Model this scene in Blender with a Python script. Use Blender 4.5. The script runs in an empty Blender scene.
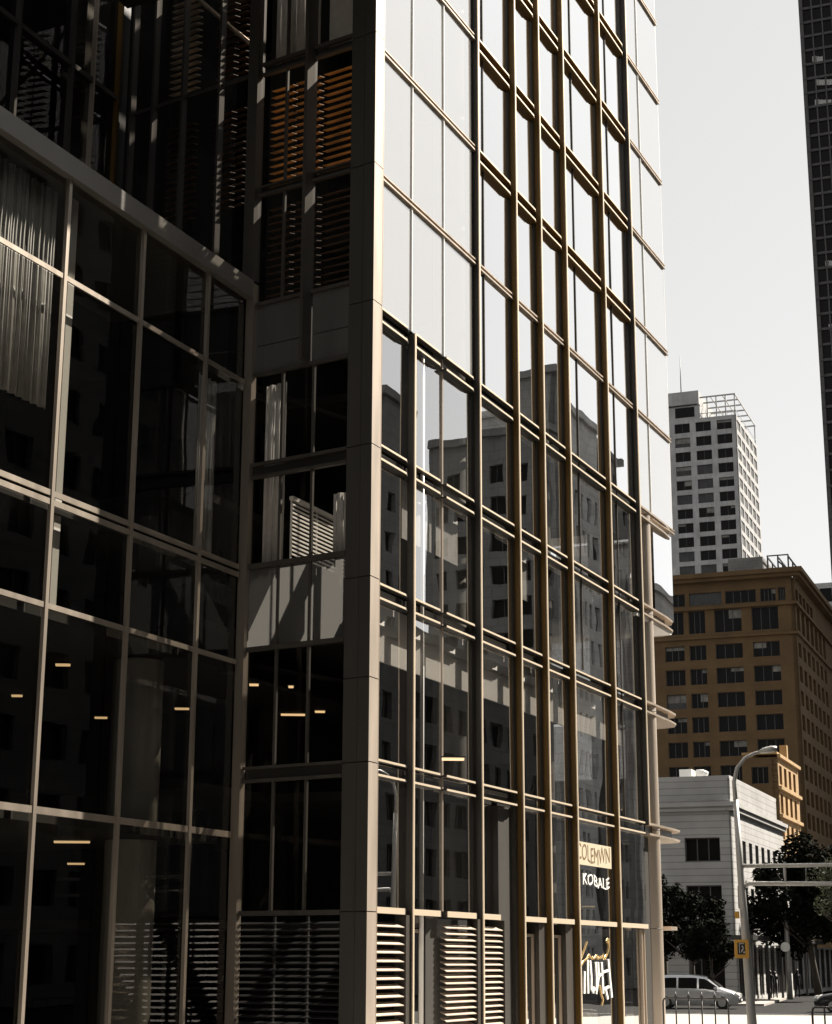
import bpy, bmesh, math, random
from mathutils import Vector, Matrix
random.seed(7)
S = bpy.context.scene
COL = S.collection
R = math.radians

# ------------------------------------------------------------------ camera
FPX = 1728.0
PITCH = math.atan(448 / FPX)
ROLL = math.atan(24 / 6660)
CAM = Vector((0, 0, 2.35))
_f = Vector((0, math.cos(PITCH), math.sin(PITCH)))
_r0 = Vector((1, 0, 0)); _u0 = _r0.cross(_f)
_r = math.cos(ROLL) * _r0 + math.sin(ROLL) * _u0
_u = -math.sin(ROLL) * _r0 + math.cos(ROLL) * _u0
cd = bpy.data.cameras.new('camera'); cam = bpy.data.objects.new('camera', cd); COL.objects.link(cam)
cd.sensor_fit = 'HORIZONTAL'; cd.sensor_width = 36; cd.lens = FPX * 36 / 832
cd.clip_start = 0.1; cd.clip_end = 6000
m = Matrix((_r, _u, -_f)).transposed().to_4x4(); m.translation = CAM
cam.matrix_world = m
S.camera = cam

# ------------------------------------------------------------------ light
SUN_AZ, SUN_EL = R(59), R(45)
S.view_settings.view_transform = 'Standard'; S.view_settings.look = 'None'
S.view_settings.gamma = 1; S.view_settings.use_curve_mapping = False
S.view_settings.exposure = 1.5
w = bpy.data.worlds.new('World'); S.world = w; w.use_nodes = True
nt = w.node_tree; bg = nt.nodes['Background']
sky = nt.nodes.new('ShaderNodeTexSky'); sky.sky_type = 'NISHITA'; sky.sun_disc = False
sky.sun_elevation = SUN_EL; sky.sun_rotation = SUN_AZ
sky.dust_density = 1.0; sky.air_density = 1.0; sky.ozone_density = 1.0
hz = nt.nodes.new('ShaderNodeMix'); hz.data_type = 'RGBA'; hz.inputs[0].default_value = .5; hz.inputs[7].default_value = (6, 6, 5.9, 1)   # thin even overcast
hs = nt.nodes.new('ShaderNodeHueSaturation'); hs.inputs['Saturation'].default_value = 0.0
nt.links.new(sky.outputs[0], hs.inputs['Color']); nt.links.new(hs.outputs[0], hz.inputs[6]); nt.links.new(hz.outputs[2], bg.inputs[0])
bg.inputs[1].default_value = 0.05
sd = bpy.data.lights.new('sun', 'SUN'); sd.energy = 5.0; sd.angle = R(0.5); sd.color = (1.0, 0.91, 0.79)
so = bpy.data.objects.new('sun', sd); COL.objects.link(so)
sdir = Vector((math.sin(SUN_AZ) * math.cos(SUN_EL), math.cos(SUN_AZ) * math.cos(SUN_EL), math.sin(SUN_EL)))
so.rotation_euler = sdir.to_track_quat('Z', 'Y').to_euler(); so.location = (60, 40, 90)
S.cycles.max_bounces = 10; S.cycles.transparent_max_bounces = 16; S.cycles.glossy_bounces = 6

# ------------------------------------------------------------------ helpers
def at(x, y, d):
    """point seen at pixel x,y at horizontal distance d"""
    v = _f + (x - 416) / FPX * _r - (y - 512) / FPX * _u
    return CAM + v * (d / math.hypot(v.x, v.y))
def zz(y, d, x=700): return at(x, y, d).z
def ground(x, y, z=0.0):
    v = _f + (x - 416) / FPX * _r - (y - 512) / FPX * _u
    return CAM + v * ((z - CAM.z) / v.z)

class Fr:
    """frame: origin, u along a wall, v out of the wall (both horizontal)"""
    def __init__(s, o, u, v=None):
        s.o = Vector((o[0], o[1])); s.u = Vector((u[0], u[1])).normalized()
        s.v = Vector(v) if v is not None else Vector((s.u.y, -s.u.x))
    def p(s, a, b, z):
        q = s.o + s.u * a + s.v * b
        return (q.x, q.y, z)
ID = Fr((0, 0), (1, 0), (0, 1))
class MB:
    def __init__(s): s.v = []; s.f = []; s.m = []; s.sm = []
    def face(s, pts, mi=0, sm=False):
        n = len(s.v); s.v += [tuple(p) for p in pts]; s.f.append(tuple(range(n, n + len(pts)))); s.m.append(mi); s.sm.append(sm)
    def box(s, fr, a0, a1, b0, b1, z0, z1, mi=0):
        n = len(s.v)
        for z in (z0, z1):
            for a, b in ((a0, b0), (a1, b0), (a1, b1), (a0, b1)): s.v.append(fr.p(a, b, z))
        for q in ((0, 3, 2, 1), (4, 5, 6, 7), (0, 1, 5, 4), (1, 2, 6, 5), (2, 3, 7, 6), (3, 0, 4, 7)):
            s.f.append(tuple(n + i for i in q)); s.m.append(mi); s.sm.append(False)
    def prism(s, pts, z0, z1, mi=0):
        k = len(pts); n = len(s.v)
        for z in (z0, z1):
            for p in pts: s.v.append((p[0], p[1], z))
        s.f.append(tuple(range(n + k - 1, n - 1, -1))); s.m.append(mi); s.sm.append(False)
        s.f.append(tuple(range(n + k, n + 2 * k))); s.m.append(mi); s.sm.append(False)
        for i in range(k):
            j = (i + 1) % k
            s.f.append((n + i, n + j, n + k + j, n + k + i)); s.m.append(mi); s.sm.append(False)
    def tube(s, pts, rad, seg=10, mi=0, cap=True):
        pts = [Vector(p) for p in pts]
        if not isinstance(rad, (list, tuple)): rad = [rad] * len(pts)
        n = len(s.v); ref = None
        for i, p in enumerate(pts):
            d = (pts[min(i + 1, len(pts) - 1)] - pts[max(i - 1, 0)]).normalized()
            if ref is None: ref = Vector((1, 0, 0)) if abs(d.x) < .8 else Vector((0, 1, 0))
            e1 = (ref - d * ref.dot(d)).normalized(); e2 = d.cross(e1); ref = e1
            for k in range(seg):
                a = 2 * math.pi * k / seg
                s.v.append(tuple(p + (e1 * math.cos(a) + e2 * math.sin(a)) * rad[i]))
        for i in range(len(pts) - 1):
            for k in range(seg):
                a = n + i * seg + k; b = n + i * seg + (k + 1) % seg
                s.f.append((a, b, b + seg, a + seg)); s.m.append(mi); s.sm.append(True)
        if cap:
            s.f.append(tuple(n + k for k in range(seg - 1, -1, -1))); s.m.append(mi); s.sm.append(False)
            s.f.append(tuple(n + (len(pts) - 1) * seg + k for k in range(seg))); s.m.append(mi); s.sm.append(False)
    def build(s, name, mats, parent=None, loc=None):
        me = bpy.data.meshes.new(name); me.from_pydata(s.v, [], s.f); me.update()
        if not isinstance(mats, (list, tuple)): mats = [mats]
        for mt in mats: me.materials.append(mt)
        me.polygons.foreach_set('material_index', s.m); me.polygons.foreach_set('use_smooth', s.sm)
        o = bpy.data.objects.new(name, me); COL.objects.link(o)
        if parent: o.parent = parent
        if loc is not None: o.location = loc
        return o
def tag(o, label, cat, group=None, kind=None):
    o['label'] = label; o['category'] = cat
    if group: o['group'] = group
    if kind: o['kind'] = kind
    return o
def thing(name, label, cat, loc=(0, 0, 0), rz=0, group=None):
    o = bpy.data.objects.new(name, None); COL.objects.link(o); o.empty_display_size = .3
    o.location = loc; o.rotation_euler = (0, 0, rz)
    return tag(o, label, cat, group)
def struct(o): o['kind'] = 'structure'; return o

# ------------------------------------------------------------------ materials
STREAK = ('champagne', 'pillar', 'pillar_shaded', 'greypanel', 'bronze', 'champagne_shaded', 'darkmetal', 'steel', 'concrete')
def mat(name, col, rough=.6, metal=0, bump=0, bscale=20, var=0.0, vscale=2, spec=.5, coat=0):
    mt = bpy.data.materials.new(name); mt.use_nodes = True; n = mt.node_tree.nodes; l = mt.node_tree.links
    b = n['Principled BSDF']; b.inputs['Base Color'].default_value = (*col, 1); b.inputs['Roughness'].default_value = rough
    b.inputs['Metallic'].default_value = metal; b.inputs['Specular IOR Level'].default_value = spec
    b.inputs['Coat Weight'].default_value = coat; b.inputs['Coat Roughness'].default_value = .08
    tc = n.new('ShaderNodeTexCoord')
    if var:
        nz = n.new('ShaderNodeTexNoise'); nz.inputs['Scale'].default_value = vscale; nz.inputs['Detail'].default_value = 6
        mr = n.new('ShaderNodeMapRange'); mr.inputs[3].default_value = 1 - var; mr.inputs[4].default_value = 1 + var
        mr.inputs[1].default_value = .3; mr.inputs[2].default_value = .7
        mx = n.new('ShaderNodeVectorMath'); mx.operation = 'SCALE'; mx.inputs[0].default_value = col
        sv = n.new('ShaderNodeVectorMath'); sv.operation = 'MULTIPLY'; sv.inputs[1].default_value = (2.5, 2.5, .35) if name in STREAK else (1, 1, 1); l.new(tc.outputs['Object'], sv.inputs[0]); l.new(sv.outputs[0], nz.inputs['Vector']); l.new(nz.outputs[0], mr.inputs[0]); l.new(mr.outputs[0], mx.inputs['Scale']); l.new(mx.outputs[0], b.inputs['Base Color'])
        mr2 = n.new('ShaderNodeMapRange'); mr2.inputs[3].default_value = max(0, rough - .08); mr2.inputs[4].default_value = min(1, rough + .08)
        l.new(nz.outputs[0], mr2.inputs[0]); l.new(mr2.outputs[0], b.inputs['Roughness'])
    if bump:
        nz2 = n.new('ShaderNodeTexNoise'); nz2.inputs['Scale'].default_value = bscale; nz2.inputs['Detail'].default_value = 4
        bp = n.new('ShaderNodeBump'); bp.inputs['Strength'].default_value = bump; bp.inputs['Distance'].default_value = .02
        l.new(tc.outputs['Object'], nz2.inputs['Vector']); l.new(nz2.outputs[0], bp.inputs['Height']); l.new(bp.outputs[0], b.inputs['Normal'])
    return mt
def emis(name, col, st):
    mt = bpy.data.materials.new(name); mt.use_nodes = True; n = mt.node_tree.nodes
    b = n['Principled BSDF']; b.inputs['Base Color'].default_value = (.8, .8, .8, 1)
    b.inputs['Emission Color'].default_value = (*col, 1); b.inputs['Emission Strength'].default_value = st
    return mt
def glass(name, a, b_, tint, rough=.0, wave=.02, wscale=.5, diff=0.0, dcol=(.5, .5, .5), gcol=(.95, .95, .95)):
    """coated glazing: a + b*Fresnel of mirror, the rest see-through with a tint"""
    mt = bpy.data.materials.new(name); mt.use_nodes = True; n = mt.node_tree.nodes; l = mt.node_tree.links
    n.remove(n['Principled BSDF']); out = n['Material Output']
    lw = n.new('ShaderNodeLayerWeight'); lw.inputs['Blend'].default_value = .5
    pw = n.new('ShaderNodeMath'); pw.operation = 'POWER'; pw.inputs[1].default_value = 5; l.new(lw.outputs['Facing'], pw.inputs[0])
    fr = n.new('ShaderNodeMath'); fr.operation = 'MULTIPLY_ADD'; fr.inputs[1].default_value = .96; fr.inputs[2].default_value = .04; l.new(pw.outputs[0], fr.inputs[0])
    ma = n.new('ShaderNodeMath'); ma.operation = 'MULTIPLY_ADD'; ma.inputs[1].default_value = b_; ma.inputs[2].default_value = a; ma.use_clamp = True
    tr = n.new('ShaderNodeBsdfTransparent'); tr.inputs[0].default_value = (*tint, 1)
    gl = n.new('ShaderNodeBsdfGlossy'); gl.inputs['Roughness'].default_value = rough; gl.inputs[0].default_value = (*gcol, 1)
    mx = n.new('ShaderNodeMixShader')
    l.new(fr.outputs[0], ma.inputs[0]); l.new(ma.outputs[0], mx.inputs[0])
    base = tr
    if diff:
        df = n.new('ShaderNodeBsdfDiffuse'); df.inputs[0].default_value = (*dcol, 1)
        m2 = n.new('ShaderNodeMixShader'); m2.inputs[0].default_value = diff
        l.new(tr.outputs[0], m2.inputs[1]); l.new(df.outputs[0], m2.inputs[2]); base = m2
    l.new(base.outputs[0], mx.inputs[1]); l.new(gl.outputs[0], mx.inputs[2]); l.new(mx.outputs[0], out.inputs[0])
    if wave:
        tc = n.new('ShaderNodeTexCoord'); nz = n.new('ShaderNodeTexNoise'); nz.inputs['Scale'].default_value = wscale; nz.inputs['Detail'].default_value = 1
        bp = n.new('ShaderNodeBump'); bp.inputs['Strength'].default_value = 1; bp.inputs['Distance'].default_value = wave
        l.new(tc.outputs['Object'], nz.inputs['Vector']); l.new(nz.outputs[0], bp.inputs['Height']); l.new(bp.outputs[0], gl.inputs['Normal'])
    return mt
M = {}
M['champagne'] = mat('champagne', (.46, .385, .31), .42, .65, .05, 60, .12, 1.0)
M['champagne_shaded'] = mat('champagne_shaded', (.33, .285, .235), .42, .75, .05, 60, .12, 1.0)  # champagne darkened for the unlit wing, its shade put in the colour
M['ledge_shaded'] = mat('ledge_shaded', (.15, .14, .125), .5, .4, .05, 60, .15, .7)  # ledge tone lowered to carry the shade lying on it
M['lit_edge'] = mat('lit_edge', (.78, .66, .50), .42, .5)  # lighter than champagne so front edges read as sunlit
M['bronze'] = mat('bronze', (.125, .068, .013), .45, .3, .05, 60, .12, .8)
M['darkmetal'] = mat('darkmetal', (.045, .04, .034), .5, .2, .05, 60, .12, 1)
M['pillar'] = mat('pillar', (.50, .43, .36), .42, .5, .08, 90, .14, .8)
M['pillar_shaded'] = mat('pillar_shaded', (.03, .0275, .023), .6, .0, .08, 90, .12, .7)  # same pillar, darkened in colour for its shadow side
M['spandrel'] = mat('spandrel', (.022, .02, .018), .35, 0, .03, 30, .15, .6)
M['greypanel'] = mat('greypanel', (.06, .058, .055), .5, .0, .05, 60, .15, .8)
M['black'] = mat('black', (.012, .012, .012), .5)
M['interior'] = mat('interior', (.006, .006, .0055), .9, 0, 0, 10, .3, .3)
M['ceiling'] = mat('ceiling', (.016, .015, .013), .9)
M['concrete'] = mat('concrete', (.22, .215, .20), .8, 0, .3, 12, .15, 1.2)
M['wood'] = mat('wood', (.55, .31, .11), .55, 0, .1, 30, .2, 3)
M['wood_shaded'] = mat('wood_shaded', (.10, .055, .028), .5, 0, .1, 30, .3, 3)  # darker copy of wood for slats left in shade
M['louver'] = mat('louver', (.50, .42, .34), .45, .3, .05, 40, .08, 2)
M['curtain'] = mat('curtain', (.55, .55, .54), .9, 0, .1, 60, .1, 4)
M['bulk'] = mat('bulk', (.8, .79, .76), .7)
M['white_tube'] = mat('white_tube', (.75, .75, .73), .4)
M['glassR'] = glass('glassR', .55, 1.8, (.93, .91, .88), wave=.004, wscale=.45)
M['glassLow'] = glass('glassLow', .34, 1.7, (.93, .91, .88), wave=.004, wscale=.45)
M['glassL'] = glass('glassL', .0, .8, (.5, .49, .46), wave=.006, wscale=.5)
M['glassS'] = glass('glassS', .0, .8, (.75, .73, .70), wave=.006, wscale=.5)
M['cladglass'] = glass('cladglass', .35, 1.7, (.95, .93, .9), rough=.05, wave=.0008, diff=.35, dcol=(.8, .8, .78))
M['gold'] = mat('gold', (.75, .52, .22), .3, .6)
M['whitepaint'] = mat('whitepaint', (.8, .8, .78), .5)
M['lightstrip'] = emis('lightstrip', (1, .66, .32), .4)
M['asphalt'] = mat('asphalt', (.026, .026, .026), .95, 0, .4, 30, .25, .8, .08)
M['paving'] = mat('paving', (.33, .31, .285), .8, 0, .2, 10, .12, .9)
M['kerb'] = mat('kerb', (.40, .39, .37), .8, 0, .2, 20, .1, 2)
M['roadpaint'] = mat('roadpaint', (.7, .7, .68), .7, 0, 0, 20, .15, 5)
M['steel'] = mat('steel', (.40, .40, .39), .5, .5, .05, 40, .1, 3)
M['darksteel'] = mat('darksteel', (.05, .05, .05), .45, .4)
M['farglass'] = mat('farglass', (.006, .006, .006), .35, 0, 0, 5, 0, 1, .1)
M['farframe'] = mat('farframe', (.06, .06, .06), .6)
M['bark'] = mat('bark', (.06, .05, .04), .9, 0, .6, 12, .2, 4)
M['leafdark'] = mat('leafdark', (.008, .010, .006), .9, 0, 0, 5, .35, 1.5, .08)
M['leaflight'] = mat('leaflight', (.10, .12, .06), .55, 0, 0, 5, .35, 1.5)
M['tyre'] = mat('tyre', (.015, .015, .015), .8)
M['carsilver'] = mat('carsilver', (.55, .56, .57), .3, .6, coat=.8)
M['carblack'] = mat('carblack', (.015, .015, .018), .25, .3, coat=1)
M['lamp_glass'] = mat('lamp_glass', (.75, .75, .72), .15)
M['orange_sign'] = mat('orange_sign', (.62, .33, .05), .55)
M['cloth_dark'] = mat('cloth_dark', (.012, .012, .015), .9)
M['skin'] = mat('skin', (.32, .2, .14), .6)

def masonry(name, col, course, mortar=.75, rough=.85, scale_w=1.2):
    mt = bpy.data.materials.new(name); mt.use_nodes = True; n = mt.node_tree.nodes; l = mt.node_tree.links
    b = n['Principled BSDF']; b.inputs['Roughness'].default_value = rough
    tc = n.new('ShaderNodeTexCoord'); sp = n.new('ShaderNodeSeparateXYZ'); l.new(tc.outputs['Object'], sp.inputs[0])
    ad = n.new('ShaderNodeMath'); ad.operation = 'ADD'; l.new(sp.outputs[0], ad.inputs[0]); l.new(sp.outputs[1], ad.inputs[1])
    cb = n.new('ShaderNodeCombineXYZ'); l.new(ad.outputs[0], cb.inputs[0]); l.new(sp.outputs[2], cb.inputs[1])
    br = n.new('ShaderNodeTexBrick'); br.inputs['Scale'].default_value = 1; br.inputs['Row Height'].default_value = course; br.inputs['Brick Width'].default_value = scale_w
    br.inputs['Mortar Size'].default_value = course * .07; br.inputs['Bias'].default_value = -.2
    br.inputs['Color1'].default_value = (*col, 1); br.inputs['Color2'].default_value = (*[c * .88 for c in col], 1); br.inputs['Mortar'].default_value = (*[c * mortar for c in col], 1)
    l.new(cb.outputs[0], br.inputs['Vector'])
    nz = n.new('ShaderNodeTexNoise'); nz.inputs['Scale'].default_value = .35; nz.inputs['Detail'].default_value = 8; l.new(tc.outputs['Object'], nz.inputs['Vector'])
    mr = n.new('ShaderNodeMapRange'); mr.inputs[1].default_value = .3; mr.inputs[2].default_value = .7; mr.inputs[3].default_value = .8; mr.inputs[4].default_value = 1.15; l.new(nz.outputs[0], mr.inputs[0])
    vm = n.new('ShaderNodeVectorMath'); vm.operation = 'SCALE'; l.new(br.outputs[0], vm.inputs[0]); l.new(mr.outputs[0], vm.inputs['Scale']); l.new(vm.outputs[0], b.inputs['Base Color'])
    return mt
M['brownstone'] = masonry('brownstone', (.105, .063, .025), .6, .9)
M['whitestone'] = masonry('whitestone', (.35, .35, .345), .42, .6, .85, 60)
M['towerconc'] = masonry('towerconc', (.33, .33, .33), 3.3, .9)
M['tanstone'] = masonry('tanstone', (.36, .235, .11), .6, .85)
M['darkcurtain'] = masonry('darkcurtain', (.035, .033, .03), 1.6, .35, .5, 1.1)
M['greystone'] = masonry('greystone', (.17, .17, .165), .9, .8)
M['darkblock'] = masonry('darkblock', (.06, .06, .058), .9, .7)
M['palestone'] = masonry('palestone', (.5, .5, .49), .9, .8)

# ------------------------------------------------------------------ ground and streets
def sheet(name, pts, z, mt, h=None):
    b = MB()
    if h: b.prism(pts, z - h, z)
    else: b.face([(p[0], p[1], z) for p in pts])
    return struct(b.build(name, mt))
sheet('ground', [(-1500, -1500), (1500, -1500), (1500, 2500), (-1500, 2500)], -.13, M['asphalt'])
dR = Vector((0.41977637, 0.90762757)); nR = Vector((dR.y, -dR.x))
dS = Vector((-0.84445622, 0.53562457))
P0 = Vector((-0.89805435, 41.99039769)); P1 = Vector((-1.11534891, 41.52057006))
P2 = P1 + 4.0 * dS; P3 = P1 + 8.9 * dS
g21 = Vector((math.sin(R(21)), math.cos(R(21)))); g111 = Vector((g21.y, -g21.x))
def quad(o, u, a0, a1, v, b0, b1): return [o + u * a + v * b for a, b in ((a0, b0), (a1, b0), (a1, b1), (a0, b1))]
# near pavement: from the building up to the cross street (its far edge about 80 m away)
NK = Vector(ground(670, 1014).xy); 
a111 = Vector((math.sin(R(104)), math.cos(R(104))))
sheet('near_pavement', [NK - a111 * 60, NK + a111 * 9.5, NK + a111 * 10.5 - Vector((.2, 1.2)), (14.5, 40), (11, -20), (-60, -20)], 0, M['paving'], .13)
FK = Vector(ground(752, 1004).xy)
sheet('far_pavement', [FK - g111 * 60, FK - g111 * 2, FK + Vector((.8, .6)), Vector(ground(792, 996).xy), Vector(ground(815, 988.5).xy), FK + g21 * 160 + g111 * 20, FK + g21 * 160 - g111 * 60], 0, M['paving'], .13)
# lane paint on the cross street and turning street
b = MB()
c0 = NK + Vector((0, 6.0))
for k in range(-4, 6):
    q = quad(c0, a111, k * 5, k * 5 + 2.5, Vector((-a111.y, a111.x)), 0, .14); b.face([(p.x, p.y, -.126) for p in q])
q = quad(NK, a111, -30, 40, Vector((-a111.y, a111.x)), .5, .62); b.face([(p.x, p.y, -.126) for p in q])
st0 = Vector(ground(830, 1004).xy)
q = quad(st0, g21, 0, 60, g111, 0, .15); b.face([(p.x, p.y, -.126) for p in q])
struct(b.build('road_marking', M['roadpaint']))

# ================================================================== MAIN BUILDING
ANG = math.atan2(dR.y, dR.x)
main = thing('glass_office_building', 'tall glass and bronze-finned office building with stepped corner filling the left of the view', 'office building', (P0.x, P0.y, 0), ANG)
def loc2(p): d = Vector(p) - P0; return Vector((d.dot(dR), d.dot(-nR)))   # local x along the street face, y inward
p1 = loc2(P1); p2 = loc2(P2); p3 = loc2(P3); ds = Vector((dS.dot(dR), dS.dot(-nR)))
FR = Fr((0, 0), (1, 0), (0, -1))
FS = Fr(p1, ds, None); FS.v = Vector((-ds.y, ds.x)) if Vector((-ds.y, ds.x)).dot(Vector((-1, 0))) > 0 else Vector((ds.y, -ds.x))
FL = Fr(p2, (1, 0), (0, -1)); FL2 = Fr(p3, (1, 0), (0, -1))
def part(b, name, mt, parent=main): return b.build(name, mt, parent)
LV = [3.5, 7.05, 11.42, 15.02, 18.72, 22.5, 26.2, 29.95, 33.7, 37.4, 41.1, 44.8]
TOP = 45.4
# corner pillar: side skin and front skin with panel joints
PZ = [-.0, 3.45, 6.95, 9.0, 11.5, 14.9, 18.75, 22.6, 26.4, 30.2, 34, 38, 42, TOP]
for i in range(len(PZ) - 1):
    b = MB(); z0, z1 = PZ[i] + .012, PZ[i + 1] - .012
    x0 = p1.x
    # wedge section following both faces: front face material 0, side face material 1
    s = lambda a, v: (FS.p(a, v, 0)[0], FS.p(a, v, 0)[1])
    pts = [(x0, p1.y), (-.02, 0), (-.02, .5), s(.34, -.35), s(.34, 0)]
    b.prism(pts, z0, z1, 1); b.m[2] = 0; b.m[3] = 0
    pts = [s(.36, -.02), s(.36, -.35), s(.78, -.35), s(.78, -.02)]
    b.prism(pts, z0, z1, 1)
    part(b, 'pillar_panel', [M['pillar'], M['pillar_shaded']])
b = MB(); b.prism([s(.05, -.05), (-.1, .05), (-.1, .45), s(.7, -.33), s(.7, -.06)][::1], 0, TOP); part(b, 'pillar_core', M['black'])

def fin(fr, u, v0, v1, z0, z1, th, mt, name='fin'):
    b = MB(); b.box(fr, u - th / 2, u + th / 2, v0, v1, z0, z1); return part(b, name, mt)
GV = -.22
# vertical fins on the street face
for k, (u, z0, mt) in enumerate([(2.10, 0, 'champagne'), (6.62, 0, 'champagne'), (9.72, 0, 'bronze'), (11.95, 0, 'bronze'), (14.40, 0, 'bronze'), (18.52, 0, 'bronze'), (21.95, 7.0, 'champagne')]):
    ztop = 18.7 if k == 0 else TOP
    fo = fin(FR, u, GV, -.032, z0, ztop, .08, M['bronze' if mt == 'bronze' else 'darkmetal'])  # darkmetal bodies carry the shade of the fin sides in their colour
    b = MB(); b.box(FR, u - .04, u + .04, -.03, 0, z0, ztop); b.build('fin_lit_edge', M['lit_edge'], fo)
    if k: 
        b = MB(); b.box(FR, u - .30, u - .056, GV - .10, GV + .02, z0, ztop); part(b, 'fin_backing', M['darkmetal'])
fin(FR, 4.26, GV, GV + .05, 3.5, 18.7, .05, M['champagne'], 'mullion')
for u, z0 in ((7.40, 18.8), (15.72, 11.6), (19.74, 7.1)):
    fin(FR, u, GV, GV + .04, z0, TOP, .04, M['darkmetal'], 'mullion')
def pane(fr, u0, u1, z0, z1, v, mt, name='window', tilt=.0035):
    b = MB(); a = random.uniform(-tilt, tilt) * (u1 - u0) / 2; c = random.uniform(-tilt, tilt) * (z1 - z0) / 2
    b.face([fr.p(u0, v - a - c, z0), fr.p(u1, v + a - c, z0), fr.p(u1, v + a + c, z1), fr.p(u0, v - a + c, z1)])
    return part(b, name, mt)
bays = [(.0, 2.05), (2.15, 4.24), (4.28, 6.57), (6.67, 9.66), (9.77, 11.9), (12.0, 14.35), (14.45, 18.47), (18.57, 21.9), (22.0, 25.2)]
upper = MB()
for li in range(len(LV) - 1):
    z0, z1 = LV[li], LV[li + 1]
    thin = li + 1 == 5
    g0 = z0 + .05; g1 = z1 - (.38 if not thin and li + 1 > 1 else .06)
    for bi, (u0, u1) in enumerate(bays):
        if li >= 4 and (bi <= 2 or bi == 8): continue
        if bi == 3 and li == 0: continue
        if bi == 8 and li < 4: continue
        if li >= 8:
            upper.face([FR.p(u0, GV, g0), FR.p(u1, GV, g0), FR.p(u1, GV, g1), FR.p(u0, GV, g1)])
        else:
            pane(FR, u0, u1, g0, g1, GV, M['glassLow' if li < 4 else 'glassR'])
o = part(upper, 'window', M['glassR']); o['kind'] = 'stuff'
# rails and recessed spandrels at each floor
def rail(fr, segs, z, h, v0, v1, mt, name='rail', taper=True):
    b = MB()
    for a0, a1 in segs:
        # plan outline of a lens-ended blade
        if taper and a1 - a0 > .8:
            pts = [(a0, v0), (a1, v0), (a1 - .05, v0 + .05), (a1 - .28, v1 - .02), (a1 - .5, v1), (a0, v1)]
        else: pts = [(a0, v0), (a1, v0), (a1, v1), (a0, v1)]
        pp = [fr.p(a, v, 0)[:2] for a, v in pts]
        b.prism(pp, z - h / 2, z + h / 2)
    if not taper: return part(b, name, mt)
    o = part(b, name, M['darkmetal'] if mt.name == 'champagne' else mt); n_ = MB()  # dark body stands for the rail's shaded underside
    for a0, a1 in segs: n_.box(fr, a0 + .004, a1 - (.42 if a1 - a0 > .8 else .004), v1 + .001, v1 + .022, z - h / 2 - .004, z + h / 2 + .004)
    n_.build('rail_lit_edge', M['lit_edge'], o); return o
gs = [(0, 2.04), (2.16, 4.20), (4.22, 6.56), (6.68, 9.66), (9.78, 11.89), (12.01, 14.34), (14.46, 18.46), (18.58, 21.89)]
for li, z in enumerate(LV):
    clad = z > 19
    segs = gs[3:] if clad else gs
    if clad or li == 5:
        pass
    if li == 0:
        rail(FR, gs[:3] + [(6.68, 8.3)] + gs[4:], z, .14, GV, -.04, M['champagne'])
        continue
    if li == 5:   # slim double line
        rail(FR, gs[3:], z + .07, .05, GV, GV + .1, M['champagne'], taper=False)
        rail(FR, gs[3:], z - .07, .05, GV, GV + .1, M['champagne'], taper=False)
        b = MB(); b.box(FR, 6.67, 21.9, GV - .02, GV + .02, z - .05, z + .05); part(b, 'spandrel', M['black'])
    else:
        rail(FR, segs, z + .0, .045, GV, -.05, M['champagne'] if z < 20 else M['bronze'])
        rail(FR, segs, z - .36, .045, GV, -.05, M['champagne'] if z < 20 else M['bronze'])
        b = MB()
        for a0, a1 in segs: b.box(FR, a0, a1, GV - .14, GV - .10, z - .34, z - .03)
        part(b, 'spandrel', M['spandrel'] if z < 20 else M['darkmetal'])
    if clad or li == 4:   # joints of the pale glazed cladding each side
        for a0, a1 in (((.03, 6.56),) if clad else ()) + ((22.02, 26.62),):
            rail(FR, [(a0, a1)], z + .05, .035, GV + .02, GV + .14, M['champagne'], taper=False)
            rail(FR, [(a0, a1)], z - .08, .05, GV + .02, GV + .14, M['champagne'], taper=False)
            b = MB(); b.box(FR, a0, a1, GV - .02, GV + .05, z - .05, z + .03); part(b, 'panel_joint', M['black'])
# pale cladding panels
for li in range(4, len(LV) - 1):
    z0, z1 = LV[li] + .08, LV[li + 1] - .12
    for a0, a1 in ((.04, 2.08), (2.12, 4.24), (4.28, 6.40), (22.05, 23.74), (23.79, 26.58)):
        pane(FR, a0, a1, z0, z1, GV + .06, M['cladglass'], 'cladding_panel', .002)
for u in (2.1, 4.26, 23.765):
    fin(FR, u, GV + .02, GV + .10, 18.8, TOP, .035, M['whitepaint'], 'panel_joint')
fin(FR, .01, GV, 0, 0, TOP, .03, M['champagne'], 'mullion')
# end return of the panel zone and corner glass bays below
b = MB(); b.box(FR, 26.6, 26.64, -6, GV + .06, 18.75, TOP); part(b, 'end_wall', M['whitepaint'])
b = MB(); b.box(FR, 22, 26.62, -6, GV + .06, 18.62, 18.74); part(b, 'soffit', M['whitepaint'])
pane(FR, 24.1, 26.5, 15.1, 18.5, GV + .02, M['glassR'])
b = MB(); b.box(FR, 26.46, 26.5, -5, GV, 15.1, 18.5); part(b, 'corner_window', M['glassR'])
b = MB(); b.box(FR, 21.6, 25.95, -5, -.15, 14.5, 14.62); part(b, 'soffit', M['whitepaint'])
for z0, z1 in ((11.5, 14.5), (7.1, 11.0), (3.6, 6.65), (0.0, 3.4)):
    b = MB(); b.face([FR.p(22.1, -.45, z0), FR.p(24.85, -.6, z0), FR.p(24.85, -.6, z1), FR.p(22.1, -.45, z1)]); b.face([FR.p(24.85, -.6, z0), FR.p(24.4, -5, z0), FR.p(24.4, -5, z1), FR.p(24.85, -.6, z1)])
    part(b, 'corner_window', M['glassR'])
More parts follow.
